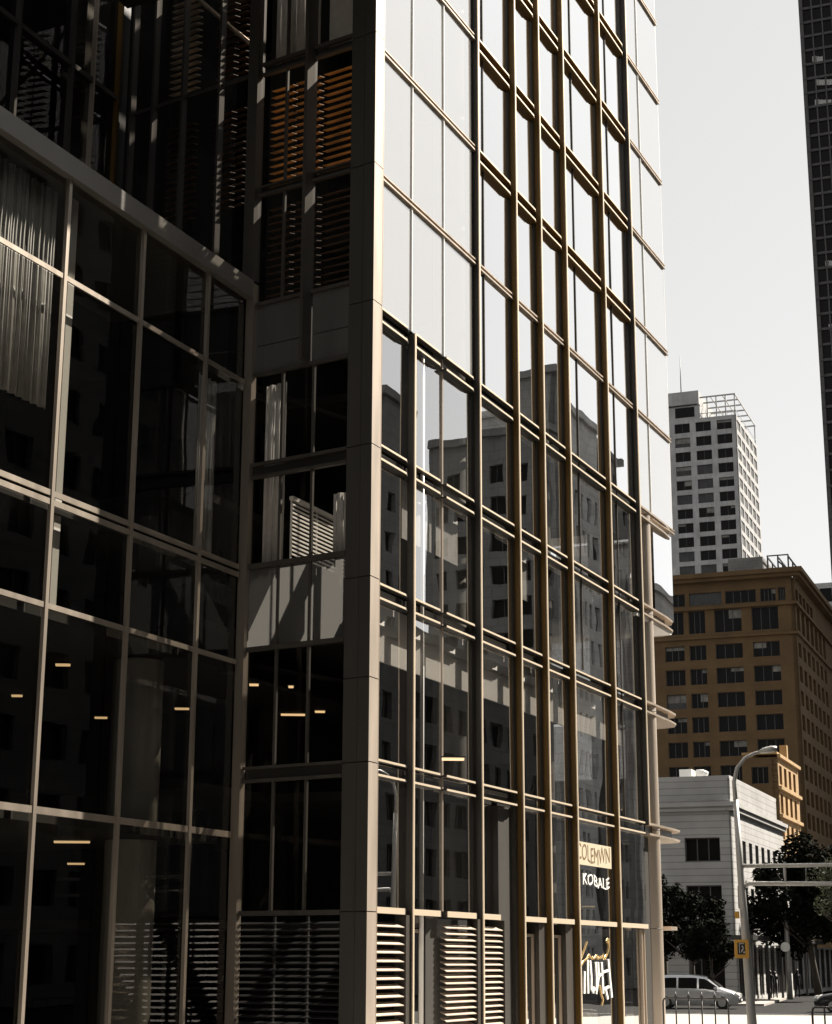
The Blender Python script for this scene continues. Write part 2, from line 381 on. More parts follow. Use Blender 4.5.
# rails wrapping the corner, each a curved eyebrow blade
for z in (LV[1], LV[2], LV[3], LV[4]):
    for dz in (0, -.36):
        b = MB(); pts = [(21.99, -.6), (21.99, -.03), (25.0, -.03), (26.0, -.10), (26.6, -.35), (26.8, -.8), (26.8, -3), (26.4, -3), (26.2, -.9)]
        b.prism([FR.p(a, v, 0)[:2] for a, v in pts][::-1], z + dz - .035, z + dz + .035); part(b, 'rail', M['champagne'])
    b = MB(); b.prism([FR.p(a, v, 0)[:2] for a, v in [(22, -.62), (22, -.2), (25.6, -.3), (25.7, -3), (25, -3)]][::-1], z - .33, z - .03); part(b, 'spandrel', M['spandrel'])
b = MB(); b.prism([FR.p(a, v, 0)[:2] for a, v in [(24.4, -.6), (24.4, -.08), (25.3, -.12), (25.3, -2), (25, -2)]][::-1], 3.43, 3.56); part(b, 'rail', M['champagne'])
# round corner column
b = MB(); o = Vector(FR.p(23.25, -.48, 0)); b.tube([(o.x, o.y, z) for z in (0, 3.5, 7, 11, 15, 18.6)], .42, 32, cap=False); part(b, 'round_column', M['pillar'])
b = MB()
for z in (3.45, 6.9, 11.2, 14.8): b.tube([(o.x, o.y, z - .01), (o.x, o.y, z + .01)], .424, 32)
part(b, 'column_joint', M['black'])
b = MB(); b.box(FR, 21.95, 22.75, -.8, -.34, 0, 6.6); part(b, 'pier', M['pillar_shaded'])
b = MB(); b.box(FR, 8.42, 9.6, -.75, -.30, 0, 6.62); part(b, 'pier', M['pillar_shaded'])
pane(FR, 6.7, 8.4, 3.6, 6.62, -.5, M['glassR'], 'window', .001)
# ground floor louvres
def louvers(fr, u0, u1, z0, z1, pitch, v0, v1, mt, name='louver_panel', rise=.06, parent=main):
    b = MB(); z = z0 + .1
    while z < z1 - .05:
        p = [fr.p(u0, v1, z - rise), fr.p(u1, v1, z - rise), fr.p(u1, v0, z + rise * .4), fr.p(u0, v0, z + rise * .4)]
        q = [(a, b_, c + .02) for a, b_, c in p]
        n = len(b.v); b.v += p + q
        for f in ((0, 3, 2, 1), (4, 5, 6, 7), (0, 1, 5, 4), (1, 2, 6, 5), (2, 3, 7, 6), (3, 0, 4, 7)): b.f.append(tuple(n + i for i in f)); b.m.append(0); b.sm.append(False)
        z += pitch
    return b.build(name, mt, parent)
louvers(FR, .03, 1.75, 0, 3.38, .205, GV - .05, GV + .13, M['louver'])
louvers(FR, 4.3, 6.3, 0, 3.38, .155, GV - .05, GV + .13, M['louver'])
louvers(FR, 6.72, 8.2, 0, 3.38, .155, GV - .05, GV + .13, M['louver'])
b = MB(); b.box(FR, 1.78, 2.04, GV - .15, -.06, 0, 3.42); part(b, 'jamb', M['darkmetal'])
b = MB(); b.box(FR, 6.32, 6.55, GV - .15, -.06, 0, 3.42); part(b, 'jamb', M['darkmetal'])
b = MB(); b.box(FR, 8.24, 8.4, GV - .15, -.06, 0, 3.42); part(b, 'jamb', M['darkmetal'])
b = MB(); b.box(FR, 4.1, 8.3, -.62, -.58, 0, 3.4); part(b, 'back_panel', M['black'])
# doors
def door(u0, u1, z1, v, handle=True):
    d = MB(); d.box(FR, u0, u0 + .07, v - .04, v + .04, 0, z1); d.box(FR, u1 - .07, u1, v - .04, v + .04, 0, z1)
    d.box(FR, u0 + .07, u1 - .07, v - .04, v + .04, z1 - .08, z1); d.box(FR, u0 + .07, u1 - .07, v - .04, v + .04, 0, .12)
    do = part(d, 'door', M['champagne'])
    g = MB(); g.face([FR.p(u0 + .07, v, .12), FR.p(u1 - .07, v, .12), FR.p(u1 - .07, v, z1 - .08), FR.p(u0 + .07, v, z1 - .08)]); g.build('door_glass', M['glassR'], do)
    if handle:
        h = MB(); c = FR.p(u0 + .28, v + .12, 0); h.tube([(c[0], c[1], .9), (c[0], c[1], 2.2)], .025, 8); c2 = FR.p(u0 + .28, v, 0)
        for z in (1.0, 2.1): h.tube([(c[0], c[1], z), (c2[0], c2[1], z)], .018, 8)
        h.build('door_handle', M['steel'], do)
    return do
b = MB(); b.box(FR, 3.5, 4.22, -.55, -.32, 0, 3.42); part(b, 'pier', M['pillar_shaded'])
door(2.3, 3.45, 3.1, -.42)
b = MB(); b.box(FR, 2.2, 3.5, -.44, -.40, 3.14, 3.42); part(b, 'transom', M['darkmetal'])
b = MB(); c = FR.p(3.14, GV - .05, 0); b.tube([(c[0], c[1], 0), (c[0], c[1], 18.6)], .055, 10); part(b, 'downpipe', M['white_tube'])
for u0, u1 in ((9.9, 11.2), (12.1, 13.5)):
    door(u0, u1, 3.1, -.35)
    b = MB(); b.box(FR, u1 + .02, u1 + .6, -.6, GV + .05, 0, 3.42); part(b, 'pier', M['darkmetal'])
pane(FR, 14.45, 18.0, .05, 3.4, GV, M['glassLow']); pane(FR, 18.57, 20.9, .05, 3.4, GV, M['glassLow'])
b = MB(); b.box(FR, 21.0, 21.08, GV - .02, GV + .1, 0, 3.4); b.box(FR, 21.3, 21.36, GV - .02, GV + .1, 0, 3.4); part(b, 'mullion', M['champagne'])

# ---- side wall (faces away from the sun)
SV = -.12
SZ = [(3.50, 6.62, 'g'), (7.02, 9.94, 'g'), (10.06, 12.1, 'sp'), (12.24, 14.52, 'g'), (14.95, 17.35, 'g'), (17.45, 19.35, 'p'), (19.45, 22.55, 'lv'), (22.85, 26.2, 'lv'), (26.6, 30.3, 'g'), (30.6, 34.1, 'g'), (34.4, 37.9, 'g'), (38.2, 41.7, 'g'), (42, 45, 'g')]
M['boxglass'] = glass('boxglass', .0, .8, (.25, .25, .25), wave=.004, diff=.6, dcol=(.12, .12, .115))
_n = M['boxglass'].node_tree; _d = [q for q in _n.nodes if q.type == 'BSDF_DIFFUSE'][0]; _t = _n.nodes.new('ShaderNodeBsdfTranslucent'); _t.inputs[0].default_value = (.36, .36, .35, 1)
_m = _n.nodes.new('ShaderNodeMixShader'); _m.inputs[0].default_value = .6; _dst = _d.outputs[0].links[0].to_socket
_n.links.new(_d.outputs[0], _m.inputs[1]); _n.links.new(_t.outputs[0], _m.inputs[2]); _n.links.new(_m.outputs[0], _dst)
for z0, z1, k in SZ:
    cols = [(.80, 1.86), (1.94, 2.86), (2.94, 3.86)]
    if k in ('g', 'lv'):
        if z0 > 26 or k == 'lv': cols = [(.80, 2.0), (2.2, 2.96), (3.04, 3.86)]
        for a0, a1 in cols: pane(FS, a0, a1, z0, z1, SV, M['glassS'], 'window', .002)
    elif k == 'sp':
        for a0, a1 in cols: pane(FS, a0, a1, z0, z1, SV, M['boxglass'], 'window', .002)
    else:
        b = MB(); b.box(FS, .8, 2.0, SV - .05, SV, z0, 18.2); b.box(FS, .8, 2.0, SV - .05, SV, 18.23, z1); b.box(FS, 2.2, 3.86, SV - .05, SV, z0, 18.2); b.box(FS, 2.2, 3.86, SV - .05, SV, 18.23, z1)
        part(b, 'spandrel', M['greypanel'])
    if k != 'p':
        for u in ((1.9, 2.9) if (z0 < 19) else (3.0,)):
            fin(FS, u, SV - .03, SV + .05, z0, z1, .07, M['darkmetal'], 'mullion')
for z0, z1 in ((3.38, 3.50), (6.62, 6.70), (6.95, 7.02), (9.94, 10.06), (12.10, 12.24), (14.52, 14.60), (14.86, 14.95), (17.35, 17.45), (19.35, 19.45), (22.55, 22.62), (22.80, 22.85), (26.2, 26.28), (26.5, 26.6), (30.3, 30.6), (34.1, 34.4), (37.9, 38.2), (41.7, 42)):
    b = MB(); b.box(FS, .8, 3.84, SV - .05, SV + .09, z0, z1); part(b, 'rail', M['darkmetal'])
for z0, z1 in ((6.70, 6.95), (14.60, 14.86), (22.62, 22.80), (26.28, 26.5)):
    b = MB(); b.box(FS, .8, 3.84, SV - .10, SV - .06, z0, z1); part(b, 'spandrel', M['spandrel'])
fin(FS, 2.08, SV - .05, .28, 17.45, TOP, .10, M['darkmetal'])
b = MB(); b.box(FS, 3.86, 4.12, -.18, .02, 0, 20); part(b, 'corner_mullion', M['champagne_shaded'])
b = MB(); b.box(FS, 3.88, 4.22, -.22, .10, 20.1, TOP); part(b, 'corner_mullion', M['darkmetal'])
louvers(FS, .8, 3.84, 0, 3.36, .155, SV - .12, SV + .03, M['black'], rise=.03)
for u in (1.9, 2.9):
    b = MB(); b.box(FS, u - .03, u + .03, SV - .2, SV - .13, 0, 3.36); part(b, 'mullion', M['black'])
# timber louvre screens behind the upper side glass
for z0, z1 in ((19.5, 22.5), (22.9, 26.15)):
    for a0, a1 in ((.85, 2.0), (2.15, 2.95), (3.05, 3.8)):
        louvers(FS, a0, a1, z0, z1, .21, SV - .55, SV - .32, M['wood' if z0 > 22 else 'wood_shaded'], 'timber_louver_panel', rise=.05)  # upper bay coloured for its sunlit glow, lower bay for shade
# ---- side wall beyond the podium roof
for z0, z1 in ((20.1, 22.6), (22.7, 26.3), (26.45, 30.3), (30.6, 34.1), (34.4, 37.9), (38.2, 45)):
    for a0, a1 in ((4.2, 5.26), (5.34, 6.63), (6.71, 7.74), (7.82, 8.6)):
        pane(FS, a0, a1, z0, z1, SV, M['glassS'], 'window', .002)
for z in (26.37, 30.45, 34.25, 38.05):
    b = MB(); b.box(FS, 4.22, 8.7, SV - .04, SV + .04, z - .06, z + .06); part(b, 'rail', M['darkmetal'])
for u in (5.30, 6.67, 7.78, 8.62): fin(FS, u, SV - .04, .06, 20.1, TOP, .08, M['darkmetal'], 'mullion')
for z0, z1 in ((26.7, 30.2), (22.8, 26.1)):
    for a0, a1 in ((4.9, 5.25), (5.35, 6.0), (6.75, 7.75)):
        louvers(FS, a0, a1, z0, z1, .21, SV - .75, SV - .5, M['louver' if z0 > 25 and a0 > 6 else 'wood_shaded'], 'timber_louver_panel', rise=.05)  # pale colour where slats look sunlit, dark copy elsewhere
# diagonal brace inside
b = MB(); pa = Vector(FS.p(4.2, SV - .35, 27.2)); pb = Vector(FS.p(7.2, SV - .35, 30.3)); b.tube([pa, pb], .07, 8); part(b, 'brace', M['champagne'])

# ---- set-back upper facade (L2)
for a0, a1 in ((-14, -11.2), (-11.1, -8.6), (-8.5, -5.05), (-4.95, -2.66), (-2.56, -1.6), (-1.54, -.4)):
    for z0, z1 in ((20, 26.65), (26.8, 30.3), (30.5, 37)):
        pane(FL2, a0, a1, z0, z1, -.1, M['glassL'], 'window', .002)
for u in (-11.15, -8.55, -5.0, -2.61): fin(FL2, u, -.1, .06, 20, 37, .10, M['darkmetal'], 'mullion')
fin(FL2, -1.57, -.1, .04, 20, 37, .06, M['champagne'], 'mullion')
fin(FL2, -.36, -.1, .02, 20, 37, .10, M['bronze'], 'mullion')
b = MB(); b.box(FL2, -14, -.4, -.12, .02, 26.65, 26.8); part(b, 'rail', M['darkmetal'])
b = MB(); b.box(FL2, -45, -14.05, -.4, 0, 20, TOP); part(b, 'upper_wall', M['darkmetal'])
b = MB(); b.box(FL2, -.3, .1, -.3, 0, 20, 37); part(b, 'corner_mullion', M['black'])
for k in range(3):
    b = MB(); b.box(FL2, -1.5 + .38 * k, -1.5 + .38 * k + .36, -.45, -.40, 20, 37); part(b, 'inner_panel', M['greypanel'])

# ---- lower block (L)
LVv = -.07
b = MB(); b.box(FL, -26, -.02, -4.4, .12, 19.58, 20.08); part(b, 'ledge', M['ledge_shaded'])
for u in (-14.2, -11.1, -8.10, -5.05, -2.05):
    b = MB(); b.box(FL, u - .055, u + .055, LVv - .02, .0, 0, 19.58); part(b, 'mullion', M['champagne_shaded'])
for z, h in ((17.2, .12), (12.16, .13), (11.96, .13), (9.68, .12), (5.35, .15)):
    b = MB()
    us = [-26, -14.2, -11.1, -8.10, -5.05, -2.05, -.05]
    for a0, a1 in zip(us[:-1], us[1:]): b.box(FL, a0 + .067, a1 - .067, LVv, -.02, z - h / 2, z + h / 2)
    part(b, 'rail', M['champagne_shaded'])
us = [-14.2, -11.1, -8.10, -5.05, -2.05, -.05]
for a0, a1 in zip(us[:-1], us[1:]):
    for z0, z1 in ((.05, 5.27), (5.43, 9.62), (9.74, 11.88), (12.24, 17.14), (17.26, 19.58)):
        pane(FL, a0 + .08, a1 - .08, z0, z1, LVv - .03, M['glassL'], 'window', .002)

# added slab out of view above the frame, skewed to shade the ledge
b = MB(); b.prism([(-5.6, 8), (-5.6, -2), (2.4, -2), (-.6, 0), (-.6, 8)], 29.0, 29.4); part(b, 'shade_blocker', M['darkmetal'])
# ---- structure inside
def slab(z0, z1, poly, mt='interior', name='floor_slab'):
    b = MB(); b.prism([(p[0], p[1]) for p in poly], z0, z1); return part(b, name, M[mt])
ins = .32
regA = [(5.6, ins + .3), (24.3, ins + .4), (24.3, 30), (4.0, 30), (1.0, 6.2), (5.6, 6.2)]
for z in (3.4, 6.95, 11.35, 14.95, 18.65, 22.5, 26.15, 29.9, 33.7, 37.4, 41.1): slab(z - .28, z - .04, regA if z < 20 else [(10.5, .6), (24.3, .8), (24.3, 30), (10.5, 30)], 'ceiling')
slab(9.62, 9.72, [(p2.x + .1, 5.0), (24, 5.0), (24, 29.8), (p2.x + .1, 29.8)], 'ceiling')
lin = FL.o.y + .35
regL = [(-25, lin), (p2.x - .2, lin), (4.0, 30), (-25, 30)]
for z in (5.3, 9.66, 12.05): slab(z - .16, z + .04, regL, 'ceiling')
slab(19.6, 19.95, [(-25, lin), (p2.x + .2, lin), (4.4, 30), (-25, 30)], 'interior')
l2in = FL2.o.y + .6
slab(26.6, 26.85, [(-25, l2in), (p3.x - .4, l2in), (4.5, 30), (-25, 30)])
slab(TOP, TOP + .6, [(-.5, 0), (26, .3), (26, 30), (-25, 30), (-25, FL2.o.y), (p3.x, FL2.o.y)], 'interior', 'roof')
b = MB(); b.box(ID, -25, 26, 30, 30.2, 0, TOP); part(b, 'rear_wall', M['interior'])
b = MB(); b.box(ID, 24.6, 24.8, 6, 30, 0, TOP); part(b, 'rear_wall', M['interior'])
b = MB(); b.box(ID, -25.2, -25, 4, 30, 0, TOP); part(b, 'rear_wall', M['interior'])
b = MB(); b.box(ID, 7, 7.2, 9, 30, 0, TOP); part(b, 'inner_wall', M['interior'])
b = MB(); b.box(ID, 7.2, 24.6, 7.5, 7.7, 0, TOP); part(b, 'inner_wall', M['interior'])
def column(x, y, r, z0, z1, mt='concrete'):
    b = MB(); b.tube([(x, y, z0), (x, y, z1)], r, 28, cap=False); return part(b, 'inner_column', M[mt])
q = FL.p(-2.3, -1.5, 0); column(q[0], q[1], .62, 0, 5.1, 'concrete'); column(q[0], q[1], .62, 5.4, 9.45, 'concrete')
for u in (-7.3,): q = FL.p(u, -.55, 0); b = MB(); b.box(ID, q[0] - .12, q[0] + .12, q[1] - .1, q[1] + .1, 9.8, 19.5); part(b, 'inner_column', M['white_tube'])
for u in (8.0, 15.2, 22.0): q = FR.p(u, -1.6, 0); column(q[0], q[1], .5, 0, TOP)
# counters / partitions seen through the lower panes
b = MB(); b.box(FR, 10, 20, -3.2, -2.9, 0, 2.6); part(b, 'partition', M['ceiling'])
b = MB(); b.box(FR, .3, 20.4, GV - .34, GV - .28, 9.65, 11.1); part(b, 'bulkhead', M['bulk'])
for z0 in (11.5, 15.1):   # white blinds pulled part way down behind the street face
    for (a0, a1) in ((.3, 2.0), (2.2, 4.1), (4.4, 5.9), (6.8, 8.4), (9.8, 11.4), (12.1, 13.6), (14.6, 17.6), (18.7, 20.6)):
        if z0 != 7.1 and random.random() < .8: continue
        drop = {7.1: 1.25}.get(z0, random.choice((.6, 1.6)))
        b = MB(); b.box(FR, a0, a1, GV - .24, GV - .22, z0 + 3.85 - drop if z0 == 7.1 else z0 + 3.2 - drop, z0 + 3.85 if z0 == 7.1 else z0 + 3.2)
        tag(b.build('roller_blind', M['curtain']), '', 'blind', 'white roller blinds behind the street face'); o = bpy.data.objects[-1] if False else None

# ================================================================== contents of the building
Wm = Matrix.Translation((P0.x, P0.y, 0)) @ Matrix.Rotation(ANG, 4, 'Z')
blinds = [o for o in COL.objects if o.name.startswith('roller_blind')]
ordn = ['first', 'second', 'third', 'fourth', 'fifth', 'sixth', 'seventh', 'eighth', 'ninth', 'tenth', 'eleventh', 'twelfth']
for i, o in enumerate(blinds):
    o.matrix_world = Wm; o['label'] = ('white half-lowered roller blind behind the glass, %s from the corner pillar on the office floor' % ordn[i]) if i < 8 else ('short white blind high in the street facade, %s of the upper ones counting up' % ordn[i - 8])
def curtain(fr, u0, u1, z0, z1, v, label, mt='curtain'):
    b = MB(); n = max(8, int((u1 - u0) / .035)); pr = None
    ph = random.random() * 6
    for i in range(n + 1):
        u = u0 + (u1 - u0) * i / n; d = .045 * math.sin(u * 24 + ph) + .02 * math.sin(u * 61)
        a = fr.p(u, v + d, z0); c = fr.p(u, v + d, z1)
        if pr: b.face([pr[0], a, c, pr[1]], 0, True)
        pr = (a, c)
    o = b.build('curtain', M[mt]); o.matrix_world = Wm
    md = o.modifiers.new('s', 'SOLIDIFY'); md.thickness = .006
    return tag(o, label, 'curtain', 'pale curtains behind the glass')
curtain(FL, -11.0, -7.9, 14.2, 19.4, -.5, 'long pale curtain behind the top left windows under the ledge', 'curtain')
curtain(FL, -1.75, -.75, 12.3, 17.0, -.45, 'narrow pale curtain behind the window next to the inner corner')
curtain(FS, 3.05, 3.75, 12.3, 17.2, -.5, 'white curtain behind the left column of side windows')
curtain(FS, .95, 1.5, 12.3, 13.9, -.5, 'short white curtain low in the side window beside the pillar')
curtain(FS, 2.2, 3.7, 26.7, 30, -.5, 'white curtain behind the topmost side windows')
b = MB(); b.box(FS, .9, 1.9, -.55, -.52, 26.7, 30.2); o = b.build('roller_blind', M['curtain']); o.matrix_world = Wm; tag(o, 'plain white blind filling the top side window beside the pillar', 'blind')
b = MB(); q0 = FS.p(2.75, -.45, 0)
for k in range(13): b.box(ID, q0[0], q0[0] + 4.2, q0[1], q0[1] + .03, 12.45 + .11 * k, 12.45 + .11 * k + .045)
for x in (0, 1.4, 2.8, 4.15): b.box(ID, q0[0] + x, q0[0] + x + .05, q0[1] + .035, q0[1] + .07, 12.2, 13.95)
b.box(ID, q0[0] - .05, q0[0] + 4.25, q0[1] - .04, q0[1] + .08, 13.9, 14.0)
o = b.build('balustrade', M['bulk']); o.matrix_world = Wm; tag(o, 'white slatted balustrade behind the side window beside the pillar', 'balustrade')
# ceiling strips, lit
def strip(x, y, zc, wpx, label):
    v = ground(x, y, zc)
    r = math.hypot(v.x, v.y - 0); wd = wpx * r / FPX
    b = MB(); b.box(ID, -wd / 2, wd / 2, -.06, .06, -.05, 0, 0); b.box(ID, -wd / 2 - .03, wd / 2 + .03, -.09, .09, .0, .03, 1)
    o = b.build('ceiling_light', [M['lightstrip'], M['darksteel']]); o.location = (v.x, v.y, v.z); o.rotation_euler = (0, 0, R(3))
    tag(o, label, 'ceiling light', 'lit ceiling strips inside the offices')
L_ = [(63, 664, 9.45, 14, 'brightest lit strip on the ceiling, behind the second window column from the left, upper one'),
      (17, 695, 9.45, 10, 'lit strip on the ceiling behind the leftmost window column'),
      (101, 717, 9.45, 12, 'short lit strip, upper of the close pair on the deep ceiling'),
      (99, 729, 9.45, 20, 'longer lit strip, lower of the close pair on the deep ceiling'),
      (182, 708, 9.45, 14, 'lit strip on the ceiling right of the round inner column'),
      (72, 841, 5.1, 34, 'long dim strip at the front of the ground floor ceiling'),
      (76, 863, 5.1, 16, 'middle lit strip of the ground floor ceiling'),
      (93, 885, 5.1, 18, 'lowest lit strip, deep in the ground floor ceiling'),
      (254, 684, 9.6, 9, 'small bright strip behind the side windows next to the inner corner'),
      (291, 686, 9.6, 5, 'tiny dot-like lamp in the middle side window'),
      (293, 714, 9.6, 24, 'long lit strip low in the middle side window'),
      (320, 711, 9.6, 10, 'short lit strip in the side window beside the pillar'),
      (453, 758, 6.6, 22, 'thin lit strip behind the street face right of the white pipe')]
M['lightstrip'].node_tree.nodes['Principled BSDF'].inputs['Emission Strength'].default_value = .4
for a in L_: strip(*a)

# writing in the street window, drawn as strokes on the panes
def strokes(name, lst, z0, u0, su, sz, mt, wd, label):
    b = MB()
    for pl in lst:
        for (x0, y0), (x1, y1) in zip(pl[:-1], pl[1:]):
            a = Vector((u0 + x0 * su, z0 - y0 * sz)); c = Vector((u0 + x1 * su, z0 - y1 * sz)); d = (c - a)
            if d.length < 1e-4: continue
            d.normalize(); nn = Vector((-d.y * 1.9, d.x)) * wd / 2; a2 = a - d * wd * .3; c2 = c + d * wd * .3
            q = [a2 - nn, c2 - nn, c2 + nn, a2 + nn]
            f0 = [FR.p(p.x, GV + .012, p.y) for p in q]; f1 = [FR.p(p.x, GV + .024, p.y) for p in q]
            n = len(b.v); b.v += f0 + f1
            for f in ((0, 3, 2, 1), (4, 5, 6, 7), (0, 1, 5, 4), (1, 2, 6, 5), (2, 3, 7, 6), (3, 0, 4, 7)): b.f.append(tuple(n + i for i in f)); b.m.append(0); b.sm.append(False)
    o = b.build(name, mt); o.matrix_world = Wm
    return tag(o, label, 'window sign')
# pixel grids of the zoomed lettering -> pane coordinates (pane 14.45..18.47)
def G(lst, x0, y0, k): return [[((x - x0) / k, (y - y0) / k) for x, y in pl] for pl in lst]
script = G([[(105, 270), (125, 330), (140, 440), (135, 500), (150, 490), (175, 440), (215, 400), (235, 350)], [(140, 430), (180, 300), (212, 185)],
            [(235, 350), (250, 400), (262, 405), (275, 380), (255, 385), (268, 410), (290, 400)], [(290, 400), (315, 360), (325, 410), (345, 385), (350, 370), (348, 405)], [(350, 400), (385, 370), (372, 400), (392, 400), (388, 345)],
            [(400, 415), (430, 350), (452, 250), (448, 130), (435, 160), (440, 190)], [(340, 760), (360, 900), (375, 950), (360, 1020)]], 105, 130, 430)
# 470 zoom px wide (105..480)  ->  3.4 m ; vertical 130..1020 zoom px (75 px) -> about 2.0 m
strokes('window_sign', script, 3.05, 14.62, 3.85, 1.0, M['gold'], .035, 'gold handwritten script on the ground floor shop window')
tall = G([[(180, 580), (175, 700), (172, 850)], [(215, 430), (212, 640), (212, 850)], [(240, 440), (250, 650), (246, 800)], [(300, 460), (305, 650), (300, 860)], [(325, 460), (330, 640), (300, 860)], [(365, 460), (370, 640), (375, 860)], [(440, 420), (452, 640), (470, 920)], [(330, 640), (370, 600)], [(250, 820), (300, 800)], [(400, 800), (425, 940)], [(270, 780), (265, 850)], [(380, 800), (415, 800), (440, 780)], [(370, 590), (440, 560)]], 105, 130, 430)
strokes('window_sign', tall, 3.05, 14.62, 3.85, 1.0, M['whitepaint'], .075, 'tall dripping white letters under the gold script on the shop window')
b = MB(); b.box(FR, 14.62, 18.2, GV + .006, GV + .012, 5.30, 6.02); o = b.build('sign_board', M['gold']); o.matrix_world = Wm
M['cream'] = mat('cream', (.5, .44, .32), .6); M['signbrown'] = mat('signbrown', (.14, .09, .04), .6); o.data.materials[0] = M['cream']
tag(o, 'cream sign band with dark lettering on the first floor shop window', 'sign')
def letters(txt, u0, u1, z0, z1, mt, parent=None, label=None, v=GV + .014):
    cu = bpy.data.curves.new('lettering', 'FONT'); cu.body = txt; cu.extrude = .004; cu.align_x = 'LEFT'
    t = bpy.data.objects.new('lettering_tmp', cu); COL.objects.link(t); bpy.context.view_layer.update()
    dg = bpy.context.evaluated_depsgraph_get(); me = bpy.data.meshes.new_from_object(t.evaluated_get(dg))
    bpy.data.objects.remove(t)
    xs = [q.co.x for q in me.vertices]; ys = [q.co.y for q in me.vertices]; x0, x1, y0, y1 = min(xs), max(xs), min(ys), max(ys)
    for q in me.vertices:
        q.co = FR.p(u0 + (q.co.x - x0) / (x1 - x0) * (u1 - u0), v + q.co.z, z0 + (q.co.y - y0) / (y1 - y0) * (z1 - z0) + .03 * math.sin(q.co.x * 5.3) + .05 * math.sin(q.co.x * 1.7))
    me.materials.clear(); me.materials.append(mt)
    o = bpy.data.objects.new('lettering', me); COL.objects.link(o)
    if parent: o.parent = parent
    else: o.matrix_world = Wm; tag(o, label, 'window sign')
    return o
letters('COLEMWN', 14.8, 18.0, 5.42, 5.92, M['signbrown'], parent=o)
letters('KOBALE', 15.3, 17.9, 4.66, 5.0, M['whitepaint'], None, 'small white capital letters below the cream sign band')

# ================================================================== other buildings
M['paneblind'] = mat('paneblind', (.14, .135, .12), .5, 0, 0, 5, .5, 1.2)
M['win_reflect'] = mat('win_reflect', (.16, .16, .155), .3, 0, 0, 3, .3, .4)  # pale colour stands in for what these panes reflect
M['paneglint'] = mat('paneglint', (.02, .02, .02), .2, 0, .6, 1.2, .6, .8, .3)
VAR = [M['farglass']] * 5 + [M['paneglint']]
BL = [.35]
def facade(root, fr, u0, u1, z0, z1, cols, rows, depth, wall, bars=1, wname='window', mats=None, nwin=[0], skip=None, merge=None):
    """wall with real openings; windows set back in them"""
    b = MB(); us = sorted(cols); cur = u0
    for a0, a1 in us:
        b.box(fr, cur, a0, -depth, 0, z0, z1); cur = a1
    b.box(fr, cur, u1, -depth, 0, z0, z1)
    rs = sorted(rows)
    for a0, a1 in us:
        c = z0
        for r0, r1 in rs: b.box(fr, a0, a1, -depth, -.004, c, r0); c = r1
        b.box(fr, a0, a1, -depth, -.004, c, z1)
    b.build('wall', wall, root)
    gm = mats or [M['farglass'], M['farframe']]
    for a0, a1 in us:
        for r0, r1 in rs:
            g = merge if merge is not None else MB(); v = -depth * .8
            g.box(fr, a0, a1, v - .05, v, r0, r1, 0)
            t = .07 * (1 if a1 - a0 > 1 else .6)
            for k in range(bars + 1 + 1):
                uu = a0 + (a1 - a0 - t) * k / (bars + 1); g.box(fr, uu, uu + t, v + .002, v + .05, r0, r1, 1)
            g.box(fr, a0 + t, a1 - t, v + .003, v + .045, r0, r0 + t, 1); g.box(fr, a0 + t, a1 - t, v + .003, v + .045, r1 - t, r1, 1)
            if merge is None and random.random() < BL[0]:
                hh = (r1 - r0) * random.choice((.25, .4, .55)); q0, q1 = random.choice(((0, 1), (0, .5), (.5, 1), (0, .33)))
                g.box(fr, a0 + (a1 - a0) * q0 + t, a0 + (a1 - a0) * q1 - t, v + .0005, v + .0018, r1 - hh, r1 - t, 2)
            if merge is None: g.build(wname, [random.choice(VAR) if not mats else gm[0], gm[1], M['paneblind']], root)
def rootfr(c, d1, label, cat, name, group=None):
    """thing at ground point c; local x along d1 (right face), returns root and local frames of left and right faces"""
    ang = math.atan2(d1.y, d1.x)
    r = thing(name, label, cat, (c[0], c[1], 0), ang, group)
    return r, Fr((0, 0), (0, 1), (-1, 0)), Fr((0, 0), (1, 0), (0, -1))   # left face runs inward (+y), right face along +x
def core(root, x1, y1, z1, mt, ins=.6, z0=0, name='core'):
    b = MB(); b.box(ID, ins, x1 - ins, ins, y1 - ins, z0, z1 - .05); return b.build(name, mt, root)

# white tower far away
c = at(735, 395, 400); H = c.z
wt, FLt, FRt = rootfr(c, g21, 'pale grey high-rise with gridded dark windows and a roof mast, far behind the brown building', 'tower', 'high_rise')
rows = []
for k in range(14): zt = zz(420 + 14.35 * k, 400) ; rows.append((zt - 2.35, zt))
rows = [r for r in rows if r[0] > 60]
facade(wt, FLt, 0, 26, 55, zz(416, 400), [(1.1, 4.7), (6.1, 9.8), (11.2, 14.9)], rows[:12], .5, M['towerconc'], 1)
facade(wt, FRt, 0, 28, 55, zz(416, 400), [(.9 + 5.4 * k, 5.3 + 5.4 * k) for k in range(5)], rows[:12], .25, M['towerconc'], 3, mats=[M['win_reflect'], M['towerconc']])
core(wt, 28, 26, zz(416, 400), M['towerconc'], .55, 0)
b = MB(); b.box(ID, .55, 27.4, 8.6, 25, zz(416, 400), zz(402, 400)); b.box(ID, .0, .55, 8.6, 26, zz(416, 400), zz(404, 400)); b.build('top_storey', M['towerconc'], wt)
b = MB(); b.box(ID, -.01, 20, 8.8, 26, zz(401, 400), zz(388, 400)); b.build('penthouse', M['towerconc'], wt)
b = MB(); b.box(FLt, 9.9, 14.6, -.1, .03, zz(414, 400), zz(404, 400)); b.build('window', M['farglass'], wt)
b = MB()
zt, zb = zz(396, 400), zz(416, 400)
for y in (0.1, 2.3, 4.5, 6.7):
    for x in (.1, 27): b.box(ID, x, x + .25, y, y + .25, zb, zt)
for x in (0, 4.5, 9, 13.5, 18, 22.5, 27.2): b.box(ID, x, x + .3, 0, 8.6, zt, zt + .3)
